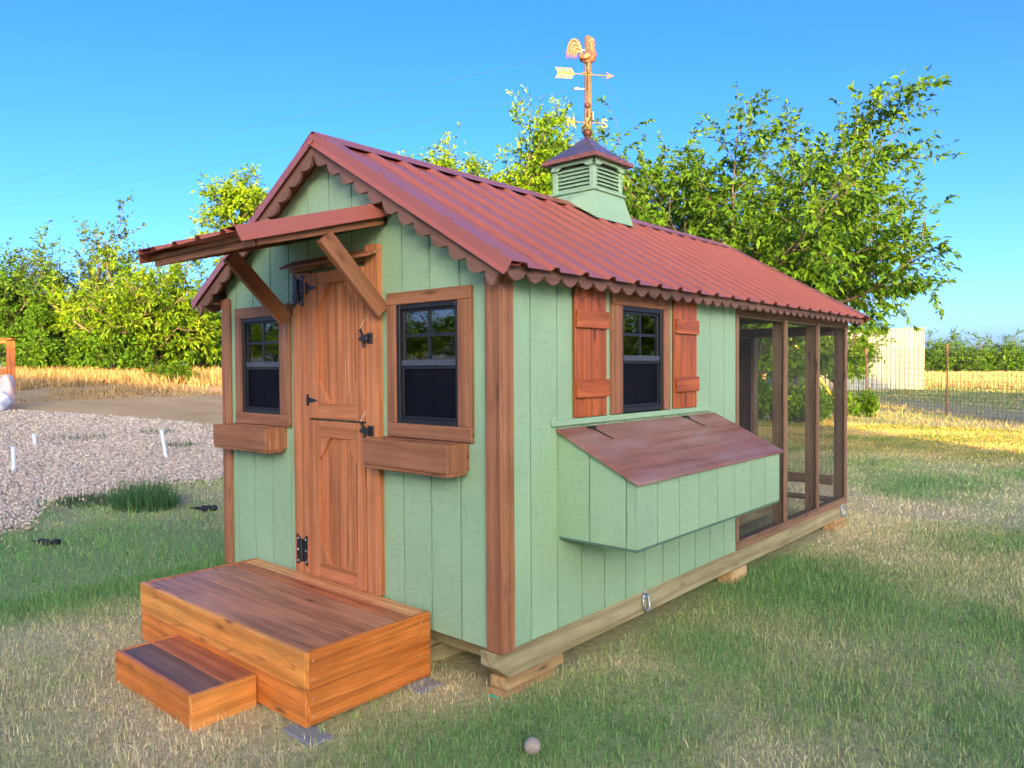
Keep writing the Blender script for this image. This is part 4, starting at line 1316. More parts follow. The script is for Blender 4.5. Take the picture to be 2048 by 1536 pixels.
def bag(x, y, h, w, mat, label, seed):
    r = random.Random(seed)
    z = on(x, y)
    n, mm = 18, 12
    vs = []; fs = []
    for i in range(mm+1):
        t = i/mm
        rad_ = w*(.35+.65*math.sin(math.pi*min(1, .12+t*.86))**.6)
        for k in range(n):
            a = 2*math.pi*k/n
            q_ = rad_*(1+.16*math.sin(3*a+seed+2*t*3)+.07*r.uniform(-1, 1))
            vs.append((x+math.cos(a)*q_+.10*t*h, y+math.sin(a)*q_*.7, z-.02+h*t))
    for i in range(mm):
        for k in range(n):
            k2 = (k+1) % n
            fs.append((i*n+k, i*n+k2, i*n+n+k2, i*n+n+k))
    fs.append(tuple(range(n))[::-1]); fs.append(tuple(range(mm*n, mm*n+n)))
    m = MB(); m.add(vs, fs)
    tag(m.build('feed_bag', mat, None, smooth=True), label, 'bag', 'bags by the fence post')
bag(-21.55, 3.55, .55, .42, M_BAG, 'white plastic feed bag slumped at the foot of the orange fence', 1)
bag(-21.9, 3.85, .98, .30, M_BAGP, 'pinkish printed feed bag standing behind the white bag', 4)

# ---- black metal gate far behind the left trees
gt = empty('metal_gate', (-44.5, 18.6, on(-44.5, 18.6)), 'black metal pen gate behind the multi stemmed tree', 'gate')
zb = on(-44.5, 18.6)
gd = Vector((.753, .657, 0))
G0 = Vector((-44.5, 18.6, zb))-gd*1.4
for k in range(4): beam('post', G0+gd*(k*.95)+Vector((0, 0, 0)), G0+gd*(k*.95)+Vector((0, 0, 1.75)), .07, .07, M_BLACK, gt, (1, 0, 0))
for z in (.1, .65, 1.2, 1.72): beam('rail', G0+Vector((0, 0, z)), G0+gd*2.85+Vector((0, 0, z)), .05, .05, M_BLACK, gt)

# ================================================================== RIGHT SIDE THINGS
wf = empty('wire_fence', (FENCE_A[0], FENCE_A[1], -.23), 'tall welded wire fence on rusty posts beyond the lawn', 'fence')
H = 2.02
def fp(t): return Vector((FENCE_A[0]+FENCE_D[0]*t, FENCE_A[1]+FENCE_D[1]*t, 0))
m = MB()
T0, T1 = -6.0, 26.0
t = T0
rf = random.Random(3)
while t < T1:
    p = fp(t)
    z = on(p.x, p.y)
    r = .0042
    m.box((p.x-r, p.y-r, z), (p.x+r, p.y+r, z+H-.02))
    t += .17
zs = [.03, .13, .23, .33, .44, .56, .70, .85, 1.02, 1.20, 1.40, 1.60, 1.80, 2.0]
for zz in zs:
    pts = []
    for k in range(33):
        p = fp(T0+(T1-T0)*k/32)
        pts.append((p.x, p.y, on(p.x, p.y)+zz+rf.uniform(-.012, .012)))
    m.tube(pts, .0045, 4, cap=False)
tag(m.build('fence_netting', M_FWIRE, wf), kind='stuff')
for t in (-3.6, -.2, 3.1, 7.6, 11.5, 15.4, 19.4):
    p = fp(t); z = on(p.x, p.y)
    MB().box((p.x-.022, p.y-.022, z-.2), (p.x+.022, p.y+.022, z+H+.12)).box((p.x-.006, p.y-.05, z-.2), (p.x+.006, p.y-.0225, z+H+.10)).build('post', M_TPOST, wf)

# ---- white metal shed
shd = empty('storage_shed', (-11, 47, -.23), 'cream white metal storage shed beyond the wire fence', 'shed')
c0 = Vector((-8.66, 47.7, -.25))
sx = Vector((-.753, -.657, 0)).normalized(); sx = (Matrix.Rotation(rad(8), 3, 'Z') @ sx)
sy = Vector((-sx.y, sx.x, 0)); sy = -sy if sy.y < 0 else sy
TSh = Matrix(((sx.x, sy.x, 0, c0.x), (sx.y, sy.y, 0, c0.y), (0, 0, 1, c0.z), (0, 0, 0, 1)))
SW, SDp, SH = 7.5, 5.0, 3.72
k = 0; x = 0
while x < SW-.01:
    MB(TSh).box((x+.014, 0, 0), (x+.286, .06, SH-.04*x)).build('wall_panel', M_SHED, shd, bevel=.02)
    x += .30
MB(TSh).box((0.02, .061, 0), (SW, SDp, SH-.3)).build('wall_core', M_SHED, shd)
MB(TSh).box((-.06, -.05, 0), (.011, .06, SH)).build('corner_trim', M_SHED, shd)
MB(TSh).prism([(-.10, SH+.01), (SW+.1, SH-.04*SW+.01), (SW+.1, SH-.04*SW+.09), (-.10, SH+.09)], -.12, SDp+.1, 1).build('roof', M_SHED, shd)

# ---- utility pole with wires and guy
ux, uy = -11.1, 16.4
uz = on(ux, uy)
up = empty('utility_pole', (ux, uy, uz), 'weathered wooden utility pole rising behind the weathervane', 'utility pole')
MB().tube([(ux, uy, uz-.2), (ux, uy, 5.0), (ux, uy, 11.35)], [.16, .14, .105], 16).build('pole', M_POLE, up, smooth=True)
rv = Vector((rgt.x, rgt.y, 0)).normalized()
for z in (9.78, 10.95):
    p = Vector((ux, uy, z))
    q_ = p-rv*.32
    MB().tube([p, q_], .022, 8).build('insulator_bracket', M_ZINC, up)
    MB().tube([q_+rv*.05, q_-rv*.10], .045, 12).tube([q_+rv*.02, q_-rv*.02], .06, 12).build('insulator', M_INSUL, up)
def sag(p, q_, s, n=24):
    return [p.lerp(q_, k/n)+Vector((0, 0, -s*4*(k/n)*(1-k/n))) for k in range(n+1)]
for z, ze, lab in ((10.95, 9.0, 'upper overhead wire running left from the utility pole'), (9.78, 8.2, 'lower overhead wire running left from the utility pole')):
    p = Vector((ux, uy, z))-rv*.38
    e = Vector((2.229, -2.47, 0))+Vector((fwd.x, fwd.y, 0)).normalized()*52+rv*(-62)
    e.z = ze
    tag(MB().tube(sag(p, e, .35), .0045, 5, cap=False).build('overhead_wire', M_FWIRE), lab, 'wire', 'overhead wires')
an = Vector((2.229, -2.47, 0))+Vector((fwd.x, fwd.y, 0)).normalized()*24+rv*10.7
an.z = on(an.x, an.y)
tp = Vector((ux, uy, 10.7))
gw = MB().tube([tp, an], .006, 5).build('guy_wire', M_FWIRE, None)
tag(gw, 'steel guy wire of the utility pole with a yellow guard', 'guy wire')
d = (tp-an).normalized()
MB().tube([an+d*.15, an+d*3.0], .035, 10).build('wire_guard', M_YELL, gw)

# ================================================================== VEGETATION
def rot_about(v, axis, a):
    return v*math.cos(a)+np.cross(axis, v)*math.sin(a)+axis*np.dot(axis, v)*(1-math.cos(a))
def unit(v): return v/(np.linalg.norm(v)+1e-9)

def make_tree(seed, H, crown, trunk_h, tr, limbs=8, br=9, tw=9, leaves=14, leaf=.07, twig=.55, droop=.0, stems=1, upness=.35, asym=(0, 0), cover=1.0,
              cols=((.060, .105, .022), (.115, .175, .030), (.19, .24, .040)), fork=.75):
    """branching skeleton with leaf faces along the twigs; local origin at the foot"""
    r = np.random.default_rng(seed)
    tubes = []; LP = []; LD = []; LS = []
    up = np.array((0, 0, 1.0))
    def path(p, d, L, n, wob, upb):
        pts = [p.copy()]
        for i in range(n):
            d = unit(d+r.normal(0, wob, 3)+up*upb/n)
            p = p+d*L/n
            pts.append(p.copy())
        return np.array(pts), d
    tops = []
    for s in range(stems):
        a = s*2*math.pi/stems+r.uniform(0, 1)
        d = unit(np.array((math.cos(a)*.28, math.sin(a)*.28, 1)) if stems > 1 else np.array((asym[0]*.15, asym[1]*.15, 1.)))
        pts, d = path(np.array((math.cos(a), math.sin(a), 0))*(.12 if stems > 1 else 0), d, trunk_h, 6, .06, .2)
        tubes.append((pts, np.linspace(tr, tr*.6, 7), 8))
        tops.append((pts, d))
    for pts0, d0 in tops:
        nl = max(3, limbs//stems)
        for i in range(nl):
            f = fork+(1-fork)*r.random() if i else 1.0
            k = min(5, int(f*6)); p = pts0[k]+(pts0[k+1]-pts0[k])*(f*6-k if f < 1 else 1)
            az = i*2.4+r.uniform(-.4, .4)
            el = r.uniform(.15, 1.25)
            d = unit(np.array((math.cos(az)*math.cos(el), math.sin(az)*math.cos(el), math.sin(el)))+np.array((asym[0], asym[1], 0))*.5)
            # reach the crown ellipsoid
            cx, cy, cz = crown
            L = 1/math.sqrt((d[0]/cx)**2+(d[1]/cy)**2+(d[2]/cz)**2)*r.uniform(.62, 1.0)*(.95)
            pl, dl = path(p, d, L, 8, .10, upness*.5)
            tubes.append((pl, np.linspace(tr*.5, tr*.06, 9), 6))
            for j in range(br):
                t = .18+.82*(j+r.random())/br
                k2 = min(7, int(t*8)); pb = pl[k2]+(pl[k2+1]-pl[k2])*(t*8-k2)
                dd = unit(pl[k2+1]-pl[k2])
                ax = unit(np.cross(dd, r.normal(0, 1, 3)))
                db = unit(rot_about(dd, ax, r.uniform(.5, 1.15))+up*.15*upness)
                Lb = L*r.uniform(.26, .46)*(1.15-.55*t)
                pbz, _ = path(pb, db, Lb, 5, .14, upness*.6-droop*.5)
                tubes.append((pbz, np.linspace(tr*.13*(1.2-t*.6), tr*.03, 6), 4))
                nt_ = max(3, int(tw*(.7+.5*r.random())))
                for q_ in range(nt_):
                    t2 = .12+.88*(q_+r.random())/nt_
                    k3 = min(4, int(t2*5)); pt = pbz[k3]+(pbz[k3+1]-pbz[k3])*(t2*5-k3)
                    d3 = unit(pbz[k3+1]-pbz[k3])
                    ax = unit(np.cross(d3, r.normal(0, 1, 3)))
                    dt = unit(rot_about(d3, ax, r.uniform(.35, 1.1))+up*(.12*upness-droop*.35))
                    Lt = twig*r.uniform(.55, 1.25)
                    ptw, _ = path(pt, dt, Lt, 3, .16, upness*.35-droop*.8)
                    tubes.append((ptw, np.linspace(tr*.030, tr*.012, 4), 3))
                    n = max(2, int(leaves*r.uniform(.55, 1.3)*cover))
                    tt = np.sort(r.uniform(.1, 1.02, n))*3
                    kk = np.minimum(2, tt.astype(int))
                    P = ptw[kk]+(ptw[kk+1]-ptw[kk])*(tt-kk)[:, None]
                    LP.append(P); LD.append(np.repeat(unit(ptw[-1]-ptw[0])[None], n, 0)); LS.append(r.uniform(.65, 1.25, n))
    # branches mesh
    V_ = []; F_ = []; b = 0
    for pts, rd, n in tubes:
        d = np.gradient(pts, axis=0); d /= np.linalg.norm(d, axis=1)[:, None]+1e-9
        ref = np.array((0, 0, 1.)) if abs(d[0][2]) < .9 else np.array((1., 0, 0))
        A = np.cross(d, ref); A /= np.linalg.norm(A, axis=1)[:, None]+1e-9
        B = np.cross(d, A)
        th = np.arange(n)*2*math.pi/n
        ringv = pts[:, None]+(A[:, None]*np.cos(th)[None, :, None]+B[:, None]*np.sin(th)[None, :, None])*np.asarray(rd)[:, None, None]
        V_.append(ringv.reshape(-1, 3)); m_ = len(pts)
        i0 = (np.arange(m_-1)[:, None]*n+np.arange(n)[None]); i1 = (np.arange(m_-1)[:, None]*n+(np.arange(n)[None]+1) % n)
        F_.append((np.stack([i0, i1, i1+n, i0+n], -1)+b).reshape(-1)); b += m_*n
    V_ = np.concatenate(V_); F_ = np.concatenate(F_)
    # leaves
    P = np.concatenate(LP); D = np.concatenate(LD); S = np.concatenate(LS)*leaf
    n = len(P)
    rn = r.normal(0, 1, (n, 3))
    D = D+rn*.75+np.array((0, 0, -.25-droop*.4)); D /= np.linalg.norm(D, axis=1)[:, None]
    Nn = r.normal(0, .7, (n, 3))+np.array((0, 0, .7)); Sd = np.cross(D, Nn); Sd /= np.linalg.norm(Sd, axis=1)[:, None]+1e-9
    wv = .40
    Nr = np.cross(Sd, D)
    mid = P+D*(S*.5)[:, None]+Nr*(S*.06)[:, None]
    LV = np.stack([P, mid+Sd*(S*wv*.5)[:, None], P+D*S[:, None]-np.array((0, 0, .15))*S[:, None], mid-Sd*(S*wv*.5)[:, None]], 1).reshape(-1, 3)
    LF = np.arange(n*4)
    c = np.array(cols); w = r.random(n)[:, None]
    # tone follows patches through the crown as well as single leaves
    pn = (vnoise(P[:, 0]*1.3+seed, P[:, 1]*1.3+P[:, 2]*1.1, seed) )[:, None]
    u = np.clip(.55*pn+.55*w-.05, 0, 1)
    cc = np.where(u < .5, c[0]*(1-2*u)+c[1]*2*u, c[1]*(2-2*u)+c[2]*(2*u-1))
    return (V_, F_), (LV, LF, np.repeat(cc, 4, 0)), n

LEAFCOUNT = 0
def tree(name, label, cat, loc, rotz, group, bark, scale=1.0, **kw):
    global LEAFCOUNT
    (v, f), (lv, lf, lc), n = make_tree(**kw)
    LEAFCOUNT += n
    o = empty(name, loc, label, cat, group)
    M = Matrix.Translation(loc) @ Matrix.Rotation(rotz, 4, 'Z') @ Matrix.Scale(scale, 4)
    mt = np_mesh('trunk', v, f, np.full(len(f)//4, 4), None, bark, True)
    link(bpy.data.objects.new('trunk', mt), M, o)
    ml = np_mesh('crown', lv, lf, np.full(len(lf)//4, 4), lc, M_LEAF)
    cr = link(bpy.data.objects.new('crown', ml), M, o)
    return o, mt, ml
def tree_copy(name, label, cat, loc, rotz, scale, meshes, group):
    o = empty(name, loc, label, cat, group)
    M = Matrix.Translation(loc) @ Matrix.Rotation(rotz, 4, 'Z') @ Matrix.Diagonal((scale[0], scale[0], scale[1], 1))
    for nm, me in zip(('trunk', 'crown'), meshes):
        link(bpy.data.objects.new(nm, me), M, o)
    return o

def P_at(depth, u):
    """ground point at a distance ahead of where the photographer stood and a bearing (image column / focal length)"""
    lat = (u-1024)/1490.5*depth
    p = Vector((2.229, -2.4716, 0))+Vector((fwd.x, fwd.y, 0)).normalized()*depth+rv*lat
    return (p.x, p.y, on(p.x, p.y)-.03)

LIME = ((.085, .185, .010), (.18, .32, .012), (.33, .44, .016))
DARKG = ((.045, .085, .016), (.085, .145, .020), (.15, .21, .028))
MID = ((.050, .130, .014), (.105, .225, .018), (.195, .33, .024))
# the big tree behind the run
tree('elm_tree', 'large airy green tree standing behind the screened run', 'tree', P_at(13.2, 1495), .6, 'trees', M_BARKD,
     seed=26, H=6.5, crown=(3.8, 3.8, 5.6), trunk_h=2.7, tr=.11, limbs=32, br=13, tw=9, leaves=22, leaf=.12, asym=(.15, .13), twig=.55, upness=.32, droop=.16, cols=MID, fork=.45)
# yellow sunlit trees behind the cupola
tree('elm_tree', 'yellow green tree rising behind the cupola', 'tree', P_at(23, 1100), 1.0, 'trees', M_BARKD,
     seed=33, H=9, crown=(3.5, 3.5, 4.6), trunk_h=6.4, tr=.14, limbs=18, br=11, tw=9, leaves=15, leaf=.18, twig=.75, upness=.6, droop=.1, cols=LIME, fork=.5)
tree('elm_tree', 'small yellow green tree showing above the roof left of the cupola', 'tree', P_at(24, 895), 2.0, 'trees', M_BARKD,
     seed=35, H=7, crown=(2.4, 2.4, 3.2), trunk_h=6.0, tr=.11, limbs=13, br=9, tw=8, leaves=13, leaf=.18, twig=.7, upness=.5, droop=.1, cols=LIME, fork=.5)
tree('elm_tree', 'green tree between the cupola and the large airy tree', 'tree', P_at(21, 1270), 2.6, 'trees', M_BARKD,
     seed=37, H=8, crown=(2.0, 2.0, 3.9), trunk_h=5.2, tr=.11, limbs=15, br=10, tw=8, leaves=14, leaf=.16, twig=.7, upness=.55, droop=.1, cols=MID, fork=.5)
# left tree line
tree('oak_tree', 'rounded yellow green tree showing behind the left roof slope', 'tree', P_at(38, 500), .3, 'trees', M_BARKD,
     seed=41, H=11, crown=(2.9, 2.9, 3.6), trunk_h=8.0, tr=.18, limbs=13, br=9, tw=8, leaves=12, leaf=.25, twig=.8, upness=.4, cols=LIME, fork=.55)
tree('oak_tree', 'tall dark green tree with wispy upright twigs at left', 'tree', P_at(47, 150), .3, 'trees', M_BARKD,
     seed=43, H=12, crown=(5.4, 5.4, 10.0), trunk_h=3.0, tr=.25, limbs=16, br=10, tw=8, leaves=13, leaf=.30, twig=1.1, upness=.8, cols=DARKG, fork=.4)
_, lt, ll = tree('oak_tree', 'bright lime green spreading tree left of the awning', 'tree', P_at(41, 262), 1.3, 'trees', M_BARK,
     seed=47, H=8, crown=(4.8, 4.8, 8.4), trunk_h=1.9, tr=.16, limbs=14, br=10, tw=8, leaves=13, leaf=.26, twig=.9, upness=.25, cols=LIME, fork=.35)
tree('multi_stem_tree', 'pale multi stemmed tree with yellow green leaves beside the coop', 'tree', P_at(42, 318), .2, 'trees', M_BARK,
     seed=53, H=7, crown=(3.9, 3.9, 5.6), trunk_h=2.6, tr=.13, limbs=16, br=8, tw=7, leaves=12, leaf=.25, twig=.9, upness=.3, stems=4, cols=LIME, fork=.75)
_, mt_, ml_ = tree('oak_tree', 'olive green bushy tree at the left edge', 'tree', P_at(43, 10), .9, 'trees', M_BARKD,
     seed=59, H=9, crown=(4.8, 4.8, 8.6), trunk_h=2.1, tr=.20, limbs=14, br=10, tw=8, leaves=13, leaf=.28, twig=.9, upness=.45, cols=MID, fork=.35)
tree_copy('oak_tree', 'green tree behind the multi stemmed tree and the awning brace', 'tree', P_at(44, 405), 2.2, (.90, .84), (mt_, ml_), 'trees')
tree_copy('oak_tree', 'shaded green tree filling the gap behind the lime tree', 'tree', P_at(50, 235), 4.0, (.95, .80), (mt_, ml_), 'trees')
tree_copy('oak_tree', 'green tree standing behind the olive tree at the left edge', 'tree', P_at(52, 70), 3.1, (1.0, .95), (mt_, ml_), 'trees')
for i, (dp, u, s, lab) in enumerate([(50, 560, (1.0, .68), 'tree of the back tree line directly behind the door awning'), (54, 680, (1.1, .70), 'tree of the back tree line behind the front gable'), (52, 800, (1.0, .66), 'tree of the back tree line hidden by the left roof slope'), (56, 930, (1.1, .70), 'tree of the back tree line hidden by the middle of the roof'), (52, 1060, (1.0, .62), 'tree of the back tree line below the cupola'), (54, 1200, (1.1, .64), 'tree of the back tree line right of the cupola')]):
    tree_copy('oak_tree', lab, 'tree', P_at(dp, u), i*1.3+.4, s, (mt_, ml_), 'trees')
# shrubs at the foot of the left trees
_, bt_, bl_ = tree('shrub', 'leafy shrub at the foot of the left tree line beside the orange fence', 'shrub', P_at(39, 95), .2, 'shrubs', M_BARKD,
     seed=61, H=2, crown=(1.9, 1.9, 2.1), trunk_h=.3, tr=.05, limbs=12, br=7, tw=6, leaves=10, leaf=.24, twig=.5, upness=.3, cols=MID, fork=.2)
SHR = [(40, 175, (1.0, 1.0), 'low green shrub left of the slender pale trunk'), (39, 235, (1.1, 1.25), 'green shrub just right of the slender pale trunk'), (44, 290, (1.0, 1.1), 'shaded shrub behind the multi stemmed trunk'),
      (43, 395, (1.3, 1.5), 'yellow green shrub next to the coop corner'), (34, 340, (.75, .42), 'low yellowish shrub in the dry grass before the multi stemmed tree'), (42, 30, (1.1, 1.3), 'shrub hidden behind the orange fence panel'), (44, 450, (1.4, 1.7), 'tall shrub half hidden by the coop corner')]
for i, (dp, u, s, lab) in enumerate(SHR):
    tree_copy('shrub', lab, 'shrub', P_at(dp, u), i*1.9, s, (bt_, bl_), 'shrubs')
for dp, u, h, lab in ((39.5, 212, 3.2, 'slender pale orange sapling trunk among the left shrubs'), (40, 82, 3.0, 'slender leaning sapling trunk near the orange fence')):
    x, y, z = P_at(dp, u)
    o = empty('sapling', (x, y, z), lab, 'sapling', 'saplings')
    MB().tube([(x, y, z), (x+.08, y, z+1.2), (x+.02, y+.1, z+2.4), (x+.2, y, z+h)], [.12, .10, .08, .05], 10).build('trunk', M_BARK, o, smooth=True)
    k = link(bpy.data.objects.new('crown', bl_), Matrix.Translation((x, y, z+h-.6)) @ Matrix.Diagonal((.55, .55, .6, 1)), o)
# plants behind the run
for i, (dp, u, s, lab) in enumerate([(20.5, 1545, (.42, .52), 'sunlit weedy bush seen through the first run bay'), (19.5, 1605, (.42, .50), 'sunlit weedy bush seen through the middle run bay'), (21, 1668, (.38, .42), 'sunlit weedy bush seen through the last run bay'),
       (22, 1735, (.30, .36), 'small leafy bush by the near end of the wire fence')]):
    tree_copy('shrub', lab, 'shrub', P_at(dp, u), 1+i*1.7, s, (bt_, bl_), 'bushes behind the run')
for i, (dp, u, s, lab) in enumerate([(34, 1500, (.75, .62), 'dark tree far behind the run on its left'), (38, 1590, (.8, .62), 'dark tree far behind the middle of the run'), (36, 1668, (.6, .55), 'dark tree between the run and the cream shed')]):
    tree_copy('oak_tree', lab, 'tree', P_at(dp, u), i*2.3, s, (mt_, ml_), 'trees')
# far tree line on the right
FT = [(138, 1880, (1.3, 1.05), 'broad green tree at the edge of the field right of the shed'), (136, 1945, (1.35, 1.0), 'green tree in the far tree line beside the broad tree'), (150, 1992, (1.3, .98), 'dark distant tree left of the tall fence post'), (140, 2045, (1.4, 1.08), 'green tree of the far tree line at the right edge'), (145, 2110, (1.3, 1.05), 'far tree just past the right edge'), (150, 1820, (1.1, .9), 'far tree peeping over the shed roof'), (150, 1912, (1.2, .9), 'distant tree between the two broad field trees')]
for i, (dp, u, s, lab) in enumerate(FT):
    px_, py_, pz_ = P_at(dp, u)
    tree_copy('oak_tree', lab, 'tree', (px_, py_, pz_-1.0), i*1.7, s, (mt_, ml_), 'far field trees')
for i, (dp, u, s, lab) in enumerate([(133, 1868, (2.4, 1.7), 'low bush in front of the broad field tree'), (132, 1925, (2.6, 1.5), 'low bush between the far field trees'), (134, 1972, (2.6, 1.8), 'low dark bush left of the fence post at the field edge'), (133, 2015, (2.4, 1.7), 'low bush behind the right hand fence post'), (135, 2050, (2.6, 1.6), 'low bush at the right edge of the far tree line')]):
    tree_copy('shrub', lab, 'shrub', P_at(dp, u), i*2.1, s, (bt_, bl_), 'far field bushes')
# trees beyond the frame that the windows mirror
for i, (x, y, s, lab) in enumerate([(-45, -40, (.9, .80), 'tree mirrored in the right front window'), (-53, -31, (.9, .75), 'tree mirrored in the left front window'), (-38, -39, (.8, .65), 'smaller tree mirrored in the right front window'), (-47, -24, (.8, .6), 'smaller tree mirrored in the left front window'), (20, 34, (.8, .85), 'tree mirrored in the side window')]):
    tree_copy('oak_tree', lab, 'tree', (x, y, on(x, y)), i*2.9, s, (mt_, ml_), 'mirrored trees')

# ---- grass tuft beside the gravel and little weeds in it
def blades(n, xs, ys, h, w, cols, seed, lean=.6, zf=gz):
    r = np.random.default_rng(seed)
    a = r.uniform(0, 2*math.pi, n); fa = r.uniform(0, 2*math.pi, n)
    z = zf(xs, ys)
    L = h; ln = np.abs(r.normal(0, lean, n))
    d = np.stack([np.cos(a), np.sin(a)], -1)
    wv = np.stack([np.cos(fa), np.sin(fa), np.zeros(n)], -1)*(w*.5)[:, None]
    base = np.stack([xs, ys, z-.004], -1)
    sl = np.sin(np.clip(ln*.55, 0, 1.3)); cl = np.cos(np.clip(ln*.55, 0, 1.3))
    mid = base+np.stack([d[:, 0]*sl, d[:, 1]*sl, cl], -1)*(L*.55)[:, None]
    s2 = np.sin(np.clip(ln*1.25, 0, 1.62)); c2 = np.cos(np.clip(ln*1.25, 0, 1.62))
    tip = mid+np.stack([d[:, 0]*s2, d[:, 1]*s2, c2], -1)*(L*.5)[:, None]
    V_ = np.stack([base-wv, base+wv, mid+wv*.8, mid-wv*.8, tip], 1).reshape(-1, 3)
    i = np.arange(n)[:, None]*5
    F = np.concatenate([i+np.array([[0, 1, 2, 3]]), i+np.array([[3, 2, 4]])], 1).ravel()
    S = np.tile((4, 3), n)
    return V_, F, S, np.repeat(cols, 5, 0)

def add_blades(name, label, kind, cat, args):
    V_, F, S, C = args
    me = np_mesh(name, V_, F, S, C, M_BLADE)
    return tag(np_obj(name, me), label, cat, None, kind)

r = np.random.default_rng(3)
n = 900
a = r.uniform(0, 6.28, n); q_ = .38*np.sqrt(r.random(n))
tx, ty = -6.15+np.cos(a)*q_*1.1, 1.0+np.sin(a)*q_*.8
g0 = np.array((.075, .175, .055))
add_blades('grass_tuft', 'tall dark green grass tuft at the front of the gravel', None, 'grass tuft', blades(n, tx, ty, r.uniform(.16, .36, n), np.full(n, .009), g0*r.uniform(.7, 1.5, (n, 1)), 4, .8))
for (x, y, rr_, lab) in ((-14.0, 3.0, .55, 'sparse green weed patch in the middle of the gravel'), (-14.1, 4.6, .45, 'small weed patch at the back of the gravel'), (-11.5, 3.9, .35, 'small weed beside the leaning white pipe'), (-6.9, .72, .36, 'trampled weed patch left of the tall grass tuft')):
    n = 260
    a = r.uniform(0, 6.28, n); q_ = rr_*np.sqrt(r.random(n))
    add_blades('weed_patch', lab, None, 'weed', blades(n, x+np.cos(a)*q_, y+np.sin(a)*q_, r.uniform(.05, .16, n), np.full(n, .012), np.array((.075, .125, .050))*r.uniform(.7, 1.5, (n, 1)), 5, .9))

# ---- lawn
def inside_things(x, y):
    k = (x > -Wd+.02) & (x < -.02) & (y > .10) & (y < Lr-.02)
    k |= (x > px0+.03) & (x < px1-.03) & (y > py0+.03) & (y < 0)
    k |= (x > qx0+.02) & (x < qx1-.02) & (y > qy0+.02) & (y < qy1)
    return k
def lawn(n, x0, x1, y0, y1, seed, hs, ws, lean, far=False):
    r = np.random.default_rng(seed)
    x = r.uniform(x0, x1, n); y = r.uniform(y0, y1, n)
    jx, jy = edge_jit(x, y)
    keep = ~inside_things(x, y) & ~in_poly(jx, jy, GRAVEL)
    keep &= (soil(x, y) < .35+.5*r.random(n))
    # tufty: thin out by noise
    keep &= r.random(n) < .45+.9*fbm(x*5, y*5, 91, 3)
    if far: keep &= ~((x > -3.4) & (x < 3.4) & (y > -3.4) & (y < 5.6))
    x = x[keep]; y = y[keep]; n = len(x)
    d = np.clip(dryness(x, y)+r.normal(0, .22, n), 0, 1)
    dist = np.hypot(x-2.2, y+2.5)
    g = np.array((.20, .40, .11)); o = np.array((.45, .50, .17)); s = np.array((.92, .77, .42))
    dd = d[:, None]
    col = np.where(dd < .5, g*(1-2*dd)+o*2*dd, o*(2-2*dd)+s*(2*dd-1))*r.uniform(.62, 1.35, (n, 1))
    gold = ss(9.5, 12.5, y)[:, None]
    col = col*(1-gold)+col*np.array((.95, .78, .48))*gold
    h = r.uniform(*hs, n)*(1.15-.45*d)*(.75+.6*fbm(x*2.2, y*2.2, 17, 3))
    w = r.uniform(*ws, n)*np.clip(dist/4.5, 1, 3.2)
    ln = np.where(d > .6, lean*1.5, lean)
    return blades(n, x, y, h, w, col, seed+1, 1.35)
add_blades('lawn_grass', 'short lawn grass around the coop, part green and part straw', 'stuff', None, lawn(480000, -3.4, 3.4, -3.4, 5.6, 101, (.022, .058), (.0024, .0042), .8))
add_blades('outer_lawn_grass', 'lawn grass farther from the coop', 'stuff', None, lawn(360000, -9.5, 4, -3.2, 18, 202, (.026, .062), (.0032, .0054), .8, True))
# taller wiry tufts standing out of the lawn
def tufts(nt_, per, seed):
    r = np.random.default_rng(seed)
    cx = r.uniform(-3.2, 3.2, nt_); cy = r.uniform(-3.0, 5.4, nt_)
    n = nt_*per
    x = np.repeat(cx, per)+r.normal(0, .022, n); y = np.repeat(cy, per)+r.normal(0, .022, n)
    jx, jy = edge_jit(x, y)
    k = ~inside_things(x, y) & ~in_poly(jx, jy, GRAVEL)
    x = x[k]; y = y[k]; n = len(x)
    d = np.clip(dryness(x, y)+r.normal(0, .25, n), 0, 1)[:, None]
    c = (np.array((.16, .34, .09))*(1-d)+np.array((.85, .72, .42))*d)*r.uniform(.6, 1.3, (n, 1))
    return blades(n, x, y, r.uniform(.028, .068, n), r.uniform(.0032, .0055, n), c, seed+1, 1.5)
add_blades('lawn_tufts', 'longer grass tufts standing in the lawn', 'stuff', None, tufts(2300, 15, 77))
# loose straw lying on the lawn
n = 2600
x = r.uniform(-2.8, 3.2, n); y = r.uniform(-2.6, 4.5, n)
k = ~inside_things(x, y); x = x[k]; y = y[k]; n = len(x)
a = r.uniform(0, 6.28, n)
def straw(n, x, y, a, L):
    z = gz(x, y)+r.uniform(.022, .050, n)
    d = np.stack([np.cos(a), np.sin(a), r.uniform(-.12, .12, n)], -1)
    s_ = np.stack([-np.sin(a), np.cos(a), np.zeros(n)], -1)*.0011
    b_ = np.stack([x, y, z], -1)
    bend = s_/.0011*(L*r.uniform(-.2, .2, n))[:, None]
    mid = b_+d*(L*.5)[:, None]+bend+np.array((0, 0, .008)); tip = b_+d*L[:, None]
    V_ = np.stack([b_-s_, b_+s_, mid+s_, mid-s_, tip], 1).reshape(-1, 3)
    i = np.arange(n)[:, None]*5
    F = np.concatenate([i+np.array([[0, 1, 2, 3]]), i+np.array([[3, 2, 4]])], 1).ravel()
    return V_, F, np.tile((4, 3), n), np.repeat(np.array((.52, .44, .30))*r.uniform(.6, 1.2, (n, 1)), 5, 0)
add_blades('loose_straw', 'loose dry straw stems scattered over the lawn', 'stuff', None, straw(n, x, y, a, r.uniform(.06, .26, n)))
